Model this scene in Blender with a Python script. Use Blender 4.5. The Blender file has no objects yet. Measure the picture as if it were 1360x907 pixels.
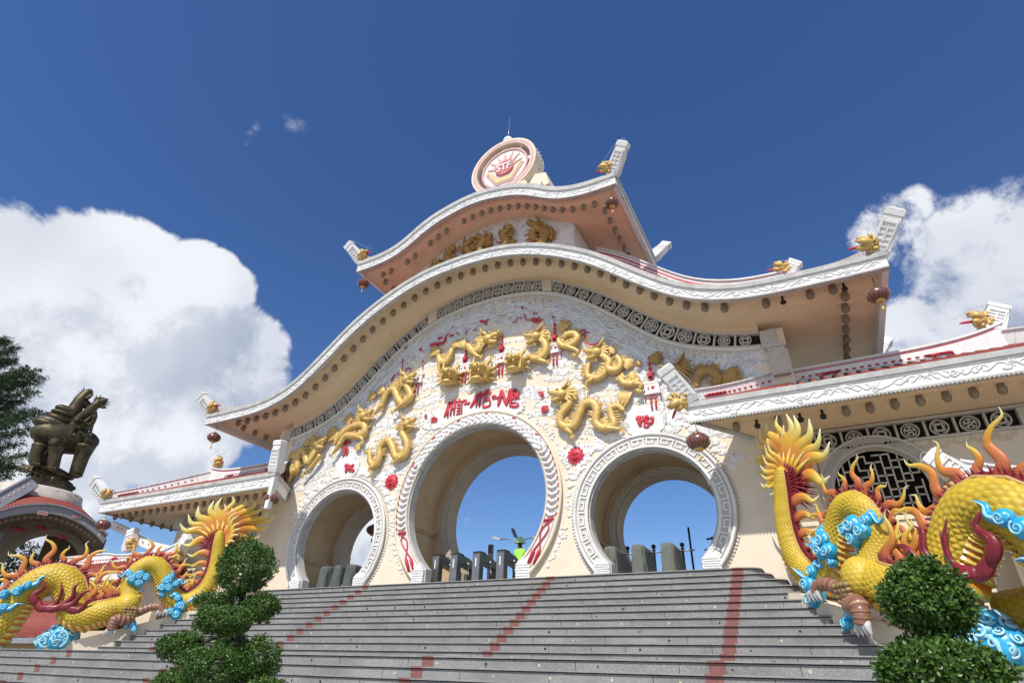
import bpy, bmesh, math, random
import numpy as np
from mathutils import Vector, Matrix
random.seed(7); RNG = np.random.default_rng(11)
S = bpy.context.scene
COL = S.collection
PI = math.pi
R_ = math.radians

# ------------------------------------------------------------------ camera
CAM_POS = np.array([9.125, -14.76, -2.219])
YAW, PITCH, ROLL, FPX = 0.4979, 0.5361, 0.0344, 751.65
_f = np.array([-math.sin(YAW)*math.cos(PITCH), math.cos(YAW)*math.cos(PITCH), math.sin(PITCH)])
_r = np.array([math.cos(YAW), math.sin(YAW), 0.0]); _u = np.cross(_r, _f)
RIGHT = _r*math.cos(ROLL)+_u*math.sin(ROLL); UP = -_r*math.sin(ROLL)+_u*math.cos(ROLL); FWD = _f
cam_d = bpy.data.cameras.new('camera'); cam = bpy.data.objects.new('camera', cam_d); COL.objects.link(cam)
cam_d.sensor_width = 36.0; cam_d.lens = FPX/1360*36.0; cam_d.clip_end = 3000; cam_d.clip_start = 0.05
m = Matrix.Identity(4)
for i in range(3):
    m[i][0] = RIGHT[i]; m[i][1] = UP[i]; m[i][2] = -FWD[i]; m[i][3] = CAM_POS[i]
cam.matrix_world = m
S.camera = cam

def ray(u, v):
    return RIGHT*((u-680)/FPX) - UP*((v-453.5)/FPX) + FWD
def P(u, v, y):
    """survey point: sight line of the photo met with the upright plane at depth y"""
    d = ray(u, v); return CAM_POS + d*((y-CAM_POS[1])/d[1])

# ------------------------------------------------------------------ world, sun, exposure
SUN_EL = R_(51.0)
SUN_DIR = np.array([0.05, -1.0, 1.24]); SUN_DIR /= np.linalg.norm(SUN_DIR)     # towards the sun
sun_d = bpy.data.lights.new('sun', 'SUN'); sun = bpy.data.objects.new('sun', sun_d); COL.objects.link(sun)
sun_d.energy = 4.2; sun_d.angle = R_(0.5); sun_d.color = (1.0, 0.955, 0.88)
sun.rotation_euler = Vector(SUN_DIR).to_track_quat('Z', 'Y').to_euler(); sun.location = (0, -30, 60)
S.view_settings.view_transform = 'Standard'; S.view_settings.look = 'None'
S.view_settings.exposure = 0.06; S.view_settings.gamma = 1.0; S.view_settings.use_curve_mapping = False

W = bpy.data.worlds.new('World'); S.world = W; W.use_nodes = True
NT = W.node_tree; NT.nodes.clear()
def wn(t, **k):
    n = NT.nodes.new(t)
    for a, b in k.items(): setattr(n, a, b)
    return n
def wl(a, b): NT.links.new(a, b)
def wmath(op, a, b=None, c=None, clamp=False):
    n = wn('ShaderNodeMath', operation=op); n.use_clamp = clamp
    for i, x in enumerate((a, b, c)):
        if x is None: continue
        if isinstance(x, (int, float)): n.inputs[i].default_value = x
        else: wl(x, n.inputs[i])
    return n.outputs[0]
sky = wn('ShaderNodeTexSky', sky_type='NISHITA'); sky.sun_disc = False
sky.sun_elevation = SUN_EL; sky.sun_rotation = math.atan2(SUN_DIR[0], SUN_DIR[1])
sky.air_density = 1.0; sky.dust_density = 0.2; sky.ozone_density = 4.6; sky.altitude = 200
tc = wn('ShaderNodeTexCoord'); DIR = tc.outputs['Generated']
def wnoise(vec, scale, detail=9, rough=0.55, dist=0.0):
    n = wn('ShaderNodeTexNoise'); n.inputs['Scale'].default_value = scale; n.inputs['Detail'].default_value = detail
    n.inputs['Roughness'].default_value = rough; n.inputs['Distortion'].default_value = dist
    wl(vec, n.inputs['Vector']); return n.outputs['Fac']
def wshift(vec, off):
    n = wn('ShaderNodeVectorMath', operation='ADD'); wl(vec, n.inputs[0]); n.inputs[1].default_value = off; return n.outputs[0]
def dirpix(u, v):
    d = ray(u, v); return d/np.linalg.norm(d)
BANKS = [  # compass directions of the cloud banks: (direction, angular radius, weight)
    (dirpix(-40, 408), .18, 1.4), (dirpix(55, 432), .15, 1.4), (dirpix(152, 398), .155, 1.45), (dirpix(238, 415), .135, 1.45), (dirpix(308, 485), .118, 1.25), (dirpix(100, 505), .19, 1.3), (dirpix(235, 535), .145, 1.15),
    (dirpix(40, 620), .17, .9), (dirpix(180, 590), .10, .8), (dirpix(170, 655), .08, .62), (dirpix(335, 545), .085, .80), (dirpix(-250, 450), .30, 1.0),
    (dirpix(1395, 365), .17, .92), (dirpix(1280, 338), .11, .84), (dirpix(1185, 318), .09, .70), (dirpix(1245, 450), .10, .74), (dirpix(1345, 445), .13, .84), (dirpix(1560, 390), .28, .9),
    (dirpix(322, 166), .05, .36), (dirpix(398, 150), .06, .24), (dirpix(480, 740), .10, .85), (dirpix(600, 695), .05, .36),
    (np.array([.8, .5, .25]), .5, .9), (np.array([.3, -.9, .3]), .5, .8), (np.array([-.6, -.7, .35]), .5, .9), (np.array([.9, -.3, .4]), .45, .8)]
def bank_mask(vec):
    tot = None
    for d, rad, w in BANKS:
        d = d/np.linalg.norm(d)
        n = wn('ShaderNodeVectorMath', operation='DOT_PRODUCT'); wl(vec, n.inputs[0]); n.inputs[1].default_value = tuple(d)
        mr = wn('ShaderNodeMapRange', interpolation_type='SMOOTHSTEP'); wl(n.outputs['Value'], mr.inputs['Value'])
        mr.inputs['From Min'].default_value = math.cos(rad); mr.inputs['From Max'].default_value = math.cos(rad*.25)
        mr.inputs['To Max'].default_value = w
        tot = mr.outputs[0] if tot is None else wmath('MAXIMUM', tot, mr.outputs[0])
    return tot
def density(vec):
    warp = wn('ShaderNodeTexNoise'); warp.inputs['Scale'].default_value = 5.0; warp.inputs['Detail'].default_value = 4; wl(vec, warp.inputs['Vector'])
    sc = wn('ShaderNodeVectorMath', operation='MULTIPLY_ADD'); wl(warp.outputs['Color'], sc.inputs[0]); sc.inputs[1].default_value = (.09,)*3
    ad = wn('ShaderNodeVectorMath', operation='ADD'); wl(vec, ad.inputs[0]); wl(sc.outputs[0], ad.inputs[1]); sc.inputs[2].default_value = (-.045,)*3
    n1 = wnoise(vec, 7.0, 14, .64, .2)
    nz = wn('ShaderNodeVectorMath', operation='NORMALIZE'); wl(ad.outputs[0], nz.inputs[0])
    mk = bank_mask(nz.outputs[0])
    near = wmath('MULTIPLY', mk, 2.2, clamp=True)
    return wmath('ADD', mk, wmath('MULTIPLY', wmath('MULTIPLY', wmath('SUBTRACT', n1, .5), 2.4), near))
den = density(DIR)
den_up = density(wshift(DIR, tuple(SUN_DIR*.06)))
cover = wn('ShaderNodeMapRange', interpolation_type='SMOOTHSTEP'); wl(den, cover.inputs['Value'])
cover.inputs['From Min'].default_value = .36; cover.inputs['From Max'].default_value = .70
soft = wn('ShaderNodeMapRange', interpolation_type='SMOOTHSTEP'); wl(wmath('SUBTRACT', den, wmath('MULTIPLY', den_up, .9)), soft.inputs['Value'])
soft.inputs['From Min'].default_value = -.30; soft.inputs['From Max'].default_value = .38
n2 = wnoise(DIR, 3.2, 6, .5)
n2r = wn('ShaderNodeMapRange', interpolation_type='SMOOTHSTEP'); wl(n2, n2r.inputs['Value']); n2r.inputs['From Min'].default_value = .34; n2r.inputs['From Max'].default_value = .64
shade = wmath('ADD', wmath('MULTIPLY', soft.outputs[0], .62), wmath('MULTIPLY', n2r.outputs[0], .48), clamp=True)
ccol = wn('ShaderNodeMixRGB'); wl(shade, ccol.inputs['Fac'])
ccol.inputs['Color1'].default_value = (4.0, 4.6, 5.9, 1); ccol.inputs['Color2'].default_value = (8.8, 9.0, 9.5, 1)
hs = wn('ShaderNodeHueSaturation'); hs.inputs['Hue'].default_value = .509; hs.inputs['Saturation'].default_value = 1.16; hs.inputs['Value'].default_value = 1.22; wl(sky.outputs[0], hs.inputs['Color'])
mix = wn('ShaderNodeMixRGB'); wl(wmath('MULTIPLY', cover.outputs[0], .96), mix.inputs['Fac']); wl(hs.outputs[0], mix.inputs['Color1']); wl(ccol.outputs[0], mix.inputs['Color2'])
bg = wn('ShaderNodeBackground'); wl(mix.outputs[0], bg.inputs['Color']); bg.inputs['Strength'].default_value = 0.10
out = wn('ShaderNodeOutputWorld'); wl(bg.outputs[0], out.inputs['Surface'])
W.cycles.sampling_method = 'MANUAL'; W.cycles.sample_map_resolution = 512
S.cycles.max_bounces = 6; S.cycles.diffuse_bounces = 3; S.cycles.transparent_max_bounces = 4

# ------------------------------------------------------------------ materials
def mat(name, col, rough=.6, metal=0.0, var=0.0, vscale=4.0, bump=0.0, bscale=20.0, col2=None, dirt=0.0, dirtcol=(.1, .1, .09), dirtscale=2.0, spec=.4, streak=False, coat=0.0, attr=None, ramp=None):
    M = bpy.data.materials.new(name); M.use_nodes = True
    nt = M.node_tree; b = nt.nodes['Principled BSDF']
    N = lambda t: nt.nodes.new(t)
    L = nt.links.new
    b.inputs['Roughness'].default_value = rough; b.inputs['Metallic'].default_value = metal
    b.inputs['Specular IOR Level'].default_value = spec
    if coat: b.inputs['Coat Weight'].default_value = coat; b.inputs['Coat Roughness'].default_value = .12
    g = N('ShaderNodeNewGeometry'); pos = g.outputs['Position']
    cur = None
    if attr:
        a = N('ShaderNodeAttribute'); a.attribute_name = attr
        rp = N('ShaderNodeValToRGB'); L(a.outputs['Fac'], rp.inputs['Fac'])
        els = rp.color_ramp.elements
        while len(els) < len(ramp): els.new(.5)
        for e, (t, c) in zip(els, ramp): e.position = t; e.color = (*c, 1)
        cur = rp.outputs['Color']
    def noise(scale, detail=6, vec=None, rough=.6):
        n = N('ShaderNodeTexNoise'); n.inputs['Scale'].default_value = scale; n.inputs['Detail'].default_value = detail; n.inputs['Roughness'].default_value = rough
        L(vec or pos, n.inputs['Vector']); return n.outputs['Fac']
    def mixc(fac, c1, c2, blend='MIX'):
        mx = N('ShaderNodeMixRGB'); mx.blend_type = blend
        if isinstance(fac, float): mx.inputs['Fac'].default_value = fac
        else: L(fac, mx.inputs['Fac'])
        for s, c in (('Color1', c1), ('Color2', c2)):
            if isinstance(c, tuple): mx.inputs[s].default_value = (*c, 1)
            else: L(c, mx.inputs[s])
        return mx.outputs[0]
    def rng(x, a, b_, c=0., d=1.):
        mr = N('ShaderNodeMapRange'); L(x, mr.inputs['Value'])
        for k, v in zip(('From Min', 'From Max', 'To Min', 'To Max'), (a, b_, c, d)): mr.inputs[k].default_value = v
        return mr.outputs[0]
    base = cur if cur is not None else tuple(col)
    if var > 0:
        c2 = col2 or tuple(max(0, x*(1-var)) for x in col)
        f = rng(noise(vscale), .35, .68)
        if attr: base = mixc(rng(noise(vscale), .35, .7, 0, var), base, (.25, .2, .12), 'MULTIPLY')
        else: base = mixc(f, tuple(col), c2)
    if dirt > 0:
        vec = pos
        if streak:
            mp = N('ShaderNodeMapping'); mp.inputs['Scale'].default_value = (1.0, 1.0, .12); L(pos, mp.inputs['Vector']); vec = mp.outputs[0]
        f = rng(noise(dirtscale, 8, vec, .7), .52, .75, 0, dirt)
        base = mixc(f, base, tuple(dirtcol))
    if isinstance(base, tuple): b.inputs['Base Color'].default_value = (*base, 1)
    else: L(base, b.inputs['Base Color'])
    if bump > 0:
        bp = N('ShaderNodeBump'); bp.inputs['Strength'].default_value = bump; bp.inputs['Distance'].default_value = .02
        L(noise(bscale, 5), bp.inputs['Height']); L(bp.outputs[0], b.inputs['Normal'])
    return M

M = {}
M['cream'] = mat('cream_plaster', (.83, .72, .56), .8, var=.10, vscale=1.2, bump=.15, bscale=30, dirt=.18, dirtcol=(.45, .36, .26), dirtscale=1.3, streak=True)
M['white'] = mat('white_relief_plaster', (.81, .80, .78), .7, var=.10, vscale=3, bump=.35, bscale=24, dirt=.22, dirtcol=(.42, .40, .38), dirtscale=3.0)
M['bluewhite'] = mat('bluish_white_relief', (.82, .82, .825), .7, var=.12, vscale=3, bump=.3, bscale=24)
M['fascia'] = mat('carved_white_fascia', (.86, .85, .83), .65, var=.10, vscale=5, bump=.7, bscale=16, dirt=.30, dirtcol=(.30, .30, .30), dirtscale=6.0)
M['lip'] = mat('weathered_roof_lip', (.56, .55, .52), .8, var=.25, vscale=4, bump=.4, bscale=20, dirt=.5, dirtcol=(.16, .15, .14), dirtscale=3, streak=True)
M['soffit'] = mat('ochre_soffit', (.88, .68, .43), .8, var=.10, vscale=.8, bump=.08, dirt=.25, dirtcol=(.30, .21, .13), dirtscale=.9)
M['peach'] = mat('peach_soffit', (.86, .54, .35), .8, var=.12, vscale=.9, bump=.08, dirt=.3, dirtcol=(.28, .14, .08), dirtscale=1.0)
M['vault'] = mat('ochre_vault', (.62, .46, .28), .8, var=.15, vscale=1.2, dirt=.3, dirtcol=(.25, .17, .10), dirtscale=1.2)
M['reveal'] = mat('worn_grey_reveal', (.56, .55, .53), .75, var=.25, vscale=3, bump=.3, dirt=.5, dirtcol=(.15, .15, .16), dirtscale=4)
M['rearring'] = mat('tan_stone_ring', (.50, .41, .30), .8, var=.15)  # tan stone tone of the rear reveals and inner rings
M['meander'] = mat('grey_meander_ground', (.58, .54, .48), .8, var=.1)
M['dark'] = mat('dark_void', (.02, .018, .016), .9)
M['lattice'] = mat('pale_lattice', (.62, .59, .53), .75, var=.15, vscale=6, bump=.2)
M['gold'] = mat('gold_paint', (.72, .50, .17), .42, metal=.15, var=.25, vscale=7, bump=.5, bscale=30, col2=(.60, .39, .11), dirt=.4, dirtcol=(.30, .16, .04), dirtscale=6, spec=.6)
M['oldgold'] = mat('aged_gold_paint', (.50, .30, .09), .5, metal=.15, var=.35, vscale=6, bump=.5, bscale=20)
M['red'] = mat('red_enamel', (.62, .045, .07), .45, var=.18, vscale=5, bump=.15)
M['pink'] = mat('faded_red_paint', (.76, .44, .43), .6, var=.25, vscale=6, dirt=.35, dirtcol=(.8, .7, .66), dirtscale=5)
M['fadedred'] = mat('faded_red_enamel', (.66, .20, .21), .55, var=.25, vscale=5)
M['yellowp'] = mat('pale_yellow_paint', (.80, .62, .28), .6, var=.12)
M['tile'] = mat('red_roof_tile', (.36, .075, .055), .6, var=.35, vscale=8, bump=.3, bscale=30)
M['bulb'] = mat('dusty_glass_bulb', (.30, .235, .16), .35, var=.3, vscale=14, spec=.6)
M['black'] = mat('black_metal', (.025, .025, .027), .45)
M['lantern'] = mat('maroon_lacquer', (.20, .06, .05), .25, var=.3, vscale=8, spec=.6, coat=.4)
M['steel'] = mat('brushed_steel', (.30, .30, .31), .38, metal=.85, var=.2, vscale=6)
M['darksteel'] = mat('dark_steel_cover', (.125, .12, .115), .45, metal=.3, var=.2, vscale=4)
M['cloth'] = mat('grey_green_tarp', (.16, .172, .145), .8, var=.2, vscale=4, bump=.4, bscale=8)
M['darkcloth'] = mat('dark_grey_tarp', (.11, .12, .115), .7, var=.2, vscale=4, bump=.4, bscale=8)
M['hivis'] = mat('lime_fabric', (.42, .92, .12), .8, var=.05)
M['hat'] = mat('pale_green_hat', (.58, .86, .46), .8, var=.1)
M['skin'] = mat('skin', (.10, .06, .045), .6)
M['trouser'] = mat('dark_trousers', (.03, .03, .04), .85)
M['bronze'] = mat('aged_bronze', (.11, .085, .04), .45, metal=.5, var=.5, vscale=2.5, bump=.8, bscale=9, col2=(.035, .032, .022), dirt=.4, dirtcol=(.02, .02, .018), dirtscale=3)
M['shadesoffit'] = mat('shade_brown_soffit', (.20, .145, .095), .85, var=.2, vscale=2)  # brown darkened to carry the shade under the pavilion roof
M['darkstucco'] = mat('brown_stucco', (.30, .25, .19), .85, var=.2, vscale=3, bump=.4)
M['rust'] = mat('rust_stained_concrete', (.62, .56, .48), .85, var=.2, vscale=2, dirt=.9, dirtcol=(.32, .12, .03), dirtscale=1.5)
M['shadefascia'] = mat('shade_grey_fascia', (.29, .295, .32), .75, var=.2, vscale=4, bump=.4, dirt=.4, dirtcol=(.18, .18, .2), dirtscale=3)  # grey-blue holds the shade on the pavilion eaves, random dirt over it
M['blue'] = mat('turquoise_cloud', (.02, .34, .62), .3, var=.25, vscale=6, col2=(.03, .45, .72), coat=.35, spec=.5)
M['bluelight'] = mat('pale_turquoise_swirl', (.24, .66, .84), .3, var=.25, vscale=9, col2=(.55, .82, .90), coat=.35)
M['maroon'] = mat('maroon_enamel', (.26, .024, .036), .38, var=.35, vscale=8, coat=.12, bump=.3, bscale=25)
M['tan'] = mat('tan_trim', (.56, .36, .14), .5)
M['clawgrey'] = mat('grey_claw', (.55, .54, .52), .45, var=.15)
M['legbrown'] = mat('banded_brown', (.26, .12, .075), .4, coat=.2, attr='t', ramp=[(0, (.23, .10, .07)), (.45, (.25, .11, .07)), (.6, (.52, .33, .2)), (.75, (.24, .10, .07)), (1, (.23, .1, .07))])
M['scale'] = mat('yellow_scale_glaze', (.78, .52, .035), .46, var=.34, vscale=2.6, col2=(.62, .42, .05), coat=.04, spec=.4, bump=.25, bscale=40, attr='t', ramp=[(0, (.16, .09, .012)), (.22, (.44, .28, .015)), (.55, (.66, .46, .035)), (1, (.72, .54, .085))])
M['belly'] = mat('striped_belly_glaze', (.7, .4, .05), .3, coat=.3, attr='t', ramp=[(0, (.55, .10, .02)), (.35, (.72, .24, .03)), (.6, (.74, .52, .08)), (1, (.66, .62, .22))])
M['flame'] = mat('flame_glaze', (.7, .3, .05), .42, coat=.1, bump=.3, bscale=30, attr='t', ramp=[(0, (.36, .05, .03)), (.14, (.56, .17, .06)), (.34, (.64, .25, .035)), (.54, (.74, .48, .06)), (.80, (.74, .66, .24)), (1, (.80, .78, .58))])
M['flamebrown'] = mat('brown_scale', (.22, .12, .06), .4, coat=.2, var=.3, vscale=8, col2=(.40, .28, .10))
M['ground'] = mat('plaza_paving', (.36, .35, .33), .85, var=.25, vscale=1.5, bump=.2)
M['trunk'] = mat('bark', (.055, .045, .035), .9, bump=.6, bscale=30)

def granite():
    Mx = bpy.data.materials.new('grey_granite'); Mx.use_nodes = True; nt = Mx.node_tree; b = nt.nodes['Principled BSDF']; L = nt.links.new
    g = nt.nodes.new('ShaderNodeNewGeometry')
    def noise(s, d=4, r=.6):
        n = nt.nodes.new('ShaderNodeTexNoise'); n.inputs['Scale'].default_value = s; n.inputs['Detail'].default_value = d; n.inputs['Roughness'].default_value = r
        L(g.outputs['Position'], n.inputs['Vector']); return n.outputs['Fac']
    r1 = nt.nodes.new('ShaderNodeValToRGB'); L(noise(55, 3, .8), r1.inputs['Fac'])
    e = r1.color_ramp.elements; e[0].position = .30; e[0].color = (.17, .168, .165, 1); e[1].position = .70; e[1].color = (.42, .415, .405, 1)
    n = e.new(.5); n.color = (.285, .282, .276, 1)
    r2 = nt.nodes.new('ShaderNodeMapRange'); L(noise(1.1, 6), r2.inputs['Value'])
    r2.inputs['From Min'].default_value = .35; r2.inputs['From Max'].default_value = .7; r2.inputs['To Min'].default_value = .75; r2.inputs['To Max'].default_value = 1.12
    mx = nt.nodes.new('ShaderNodeMixRGB'); mx.blend_type = 'MULTIPLY'; mx.inputs['Fac'].default_value = 1; L(r1.outputs[0], mx.inputs['Color1']); L(r2.outputs[0], mx.inputs['Color2'])
    sp = nt.nodes.new('ShaderNodeMapping'); sp.inputs['Scale'].default_value = (.35, 1, 3.0); L(g.outputs['Position'], sp.inputs['Vector'])
    st = nt.nodes.new('ShaderNodeTexNoise'); st.inputs['Scale'].default_value = 1.6; st.inputs['Detail'].default_value = 8; L(sp.outputs[0], st.inputs['Vector'])
    r3 = nt.nodes.new('ShaderNodeMapRange'); L(st.outputs['Fac'], r3.inputs['Value']); r3.inputs['From Min'].default_value = .56; r3.inputs['From Max'].default_value = .8; r3.inputs['To Max'].default_value = .45
    m2 = nt.nodes.new('ShaderNodeMixRGB'); L(r3.outputs[0], m2.inputs['Fac']); L(mx.outputs[0], m2.inputs['Color1']); m2.inputs['Color2'].default_value = (.15, .135, .115, 1)
    L(m2.outputs[0], b.inputs['Base Color']); b.inputs['Roughness'].default_value = .62; b.inputs['Specular IOR Level'].default_value = .3
    return Mx
M['granite'] = granite()
M['nosing'] = mat('worn_nosing', (.34, .33, .31), .6, var=.3, vscale=6, dirt=.5, dirtcol=(.14, .13, .11), dirtscale=4)
M['redinlay'] = mat('red_granite_inlay', (.29, .125, .11), .65, var=.35, vscale=30, dirt=.3, dirtcol=(.2, .07, .06), dirtscale=6)
M['stud'] = mat('pale_stud', (.55, .50, .38), .5)
def leafmat(name, c1, c2, trans=.25):
    Mx = bpy.data.materials.new(name); Mx.use_nodes = True; nt = Mx.node_tree; b = nt.nodes['Principled BSDF']; L = nt.links.new
    a = nt.nodes.new('ShaderNodeAttribute'); a.attribute_name = 't'
    mx = nt.nodes.new('ShaderNodeMixRGB'); L(a.outputs['Fac'], mx.inputs['Fac']); mx.inputs['Color1'].default_value = (*c1, 1); mx.inputs['Color2'].default_value = (*c2, 1)
    L(mx.outputs[0], b.inputs['Base Color']); b.inputs['Roughness'].default_value = .38; b.inputs['Specular IOR Level'].default_value = .45
    tr = nt.nodes.new('ShaderNodeBsdfTranslucent'); L(mx.outputs[0], tr.inputs['Color'])
    ms = nt.nodes.new('ShaderNodeMixShader'); ms.inputs[0].default_value = trans
    L(b.outputs[0], ms.inputs[1]); L(tr.outputs[0], ms.inputs[2]); L(ms.outputs[0], nt.nodes['Material Output'].inputs['Surface'])
    return Mx
M['leaf'] = leafmat('glossy_leaf', (.016, .056, .009), (.13, .245, .034), .14)
M['leaf2'] = leafmat('pine_leaf', (.014, .032, .010), (.05, .09, .022))

# ------------------------------------------------------------------ mesh helpers
class MB:
    """collects shapes; built as ONE mesh object"""
    def __init__(s): s.V = []; s.F = []; s.T = []; s.MI = []; s.n = 0; s.SM = []
    def add(s, V, F, t=None, mi=0, smooth=True):
        V = np.asarray(V, float).reshape(-1, 3)
        s.V.append(V); s.T.append(np.zeros(len(V)) if t is None else (np.full(len(V), t) if np.isscalar(t) else np.asarray(t, float)))
        if isinstance(F, np.ndarray): s.F.extend((F+s.n).tolist())
        else: s.F.extend([[i+s.n for i in f] for f in F])
        s.MI.extend([mi]*len(F)); s.SM.extend([smooth]*len(F)); s.n += len(V)
    def build(s, name, mats, parent=None, org=None):
        if org is None: org = ORG.get(parent.name, np.zeros(3)) if parent else np.zeros(3)
        V = np.concatenate(s.V)-np.asarray(org)
        me = bpy.data.meshes.new(name); me.from_pydata(V.tolist(), [], s.F); me.update()
        if not isinstance(mats, (list, tuple)): mats = [mats]
        for mm in mats: me.materials.append(mm)
        me.polygons.foreach_set('material_index', s.MI); me.polygons.foreach_set('use_smooth', s.SM)
        a = me.attributes.new('t', 'FLOAT', 'POINT'); a.data.foreach_set('value', np.concatenate(s.T).astype(np.float32))
        o = bpy.data.objects.new(name, me); COL.objects.link(o)
        if parent: o.parent = parent; ORG[o.name] = np.asarray(org, float)
        else: o.location = tuple(org); ORG[o.name] = np.asarray(org, float)
        return o
ORG = {}
def thing(name, label, cat, loc=(0, 0, 0), group=None):
    o = bpy.data.objects.new(name, None); COL.objects.link(o); o.location = loc; o.empty_display_size = .2
    o['label'] = label; o['category'] = cat
    if group: o['group'] = group
    ORG[o.name] = np.asarray(loc, float); return o
def tag(o, label, cat, group=None):
    o['label'] = label; o['category'] = cat
    if group: o['group'] = group
    return o
def copy_thing(root, loc, label, rotz=None):
    r = root.copy(); COL.objects.link(r); r.location = loc; r['label'] = label
    if rotz is not None: r.rotation_euler[2] = rotz
    for ch in list(root.children):
        c = ch.copy(); COL.objects.link(c); c.parent = r
        for g in list(ch.children):
            d = g.copy(); COL.objects.link(d); d.parent = c
    return r

BOXF = [[0, 3, 2, 1], [4, 5, 6, 7], [0, 1, 5, 4], [1, 2, 6, 5], [2, 3, 7, 6], [3, 0, 4, 7]]
def box(mb, x0, x1, y0, y1, z0, z1, mi=0, t=None):
    mb.add([(x0, y0, z0), (x1, y0, z0), (x1, y1, z0), (x0, y1, z0), (x0, y0, z1), (x1, y0, z1), (x1, y1, z1), (x0, y1, z1)], BOXF, t, mi, False)
def obox(mb, c, ax, ay, az, mi=0, taper=1.0, bev=0):
    """oriented box from centre and half-axis vectors; top tapered"""
    c, ax, ay, az = map(np.asarray, (c, ax, ay, az)); V = []
    for sz, k in ((-1, 1), (1, taper)):
        for sx, sy in ((-1, -1), (1, -1), (1, 1), (-1, 1)): V.append(c+ax*sx*k+ay*sy*k+az*sz)
    mb.add(V, BOXF, None, mi, False)
def catmull(pts, n=8):
    p = np.asarray(pts, float)
    if len(p) < 3:
        t = np.linspace(0, 1, n*(len(p)-1)+1)[:, None]; return p[0]*(1-t)+p[-1]*t
    q = np.vstack([2*p[0]-p[1], p, 2*p[-1]-p[-2]]); out = []
    for i in range(1, len(q)-2):
        for t in np.linspace(0, 1, n, endpoint=False):
            a, b, c, d = q[i-1], q[i], q[i+1], q[i+2]
            out.append(.5*((2*b)+(-a+c)*t+(2*a-5*b+4*c-d)*t*t+(-a+3*b-3*c+d)*t**3))
    out.append(p[-1]); return np.array(out)
def frames(C, up=None):
    T = np.gradient(C, axis=0); T /= np.linalg.norm(T, axis=1)[:, None]+1e-9
    if up is not None:
        N = np.asarray(up, float)-T*(T@np.asarray(up, float))[:, None]
        N /= np.linalg.norm(N, axis=1)[:, None]+1e-9
    else:
        N = np.zeros_like(T); a = np.array([0, 0, 1.]) if abs(T[0, 2]) < .9 else np.array([1., 0, 0])
        n = a-T[0]*(a@T[0]); N[0] = n/np.linalg.norm(n)
        for i in range(1, len(T)):
            n = N[i-1]-T[i]*(N[i-1]@T[i]); N[i] = n/(np.linalg.norm(n)+1e-9)
    return T, N, np.cross(T, N)
def gridfaces(nr, nc, wrap=True):
    i = np.arange(nr-1)[:, None]; j = np.arange(nc if wrap else nc-1)[None, :]; k = (j+1) % nc
    return np.stack([i*nc+j, i*nc+k, (i+1)*nc+k, (i+1)*nc+j], -1).reshape(-1, 4)
def tube(mb, pts, rad, n=8, sm=0, up=None, flat=1.0, mi=0, t=None, cap=True):
    """round or flattened tube; rad is a number or one radius per given point"""
    pts = np.asarray(pts, float)
    rad = np.full(len(pts), rad) if np.isscalar(rad) else np.asarray(rad, float)
    if sm:
        Cc = catmull(pts, sm); rad = np.interp(np.linspace(0, 1, len(Cc)), np.linspace(0, 1, len(rad)), rad)
    else: Cc = pts
    T, N, B = frames(Cc, up); a = np.arange(n)*2*PI/n
    V = Cc[:, None, :]+rad[:, None, None]*(np.cos(a)[None, :, None]*B[:, None, :]+flat*np.sin(a)[None, :, None]*N[:, None, :])
    tv = np.repeat(np.linspace(0, 1, len(Cc)) if t is None else np.full(len(Cc), t) if np.isscalar(t) else t, n)
    F = gridfaces(len(Cc), n).tolist()
    if cap: F += [list(range(n))[::-1], [(len(Cc)-1)*n+i for i in range(n)]]
    mb.add(V.reshape(-1, 3), F, tv, mi)
def flame(mb, pts, w, thick=.4, up=None, mi=0, n=8, sm=6, prof=None, t0=0., t1=1.):
    """tapered wavy tongue, coloured from root (t0) to tip (t1)"""
    Cc = catmull(pts, sm); s = np.linspace(0, 1, len(Cc))
    pr = (np.array([.78, 1., .95, .8, .58, .36, .06]) if prof is None else np.asarray(prof))
    r = w*np.interp(s, np.linspace(0, 1, len(pr)), pr)
    T, N, B = frames(Cc, up); a = np.arange(n)*2*PI/n
    V = Cc[:, None, :]+r[:, None, None]*(np.cos(a)[None, :, None]*B[:, None, :]+thick*np.sin(a)[None, :, None]*N[:, None, :])
    F = gridfaces(len(Cc), n).tolist()+[list(range(n))[::-1], [(len(Cc)-1)*n+i for i in range(n)]]
    mb.add(V.reshape(-1, 3), F, np.repeat(t0+(t1-t0)*s**1.35, n), mi)
def ball(mb, c, r, n=12, m=8, mi=0, t=None, basis=None):
    r = np.full(3, r) if np.isscalar(r) else np.asarray(r, float)
    th = np.linspace(0, PI, m+1)[1:-1]; ph = np.arange(n)*2*PI/n
    V = [(0, 0, 1)]+[(math.sin(a)*math.cos(b), math.sin(a)*math.sin(b), math.cos(a)) for a in th for b in ph]+[(0, 0, -1)]
    V = np.array(V)*r
    if basis is not None: V = V@np.asarray(basis)
    F = [[0, 1+j, 1+(j+1) % n] for j in range(n)]
    for i in range(m-2):
        for j in range(n): F.append([1+i*n+j, 1+(i+1)*n+j, 1+(i+1)*n+(j+1) % n, 1+i*n+(j+1) % n])
    k = 1+(m-2)*n; F += [[k+(j+1) % n, k+j, k+n] for j in range(n)]
    mb.add(V+np.asarray(c), F, t, mi)
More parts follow.
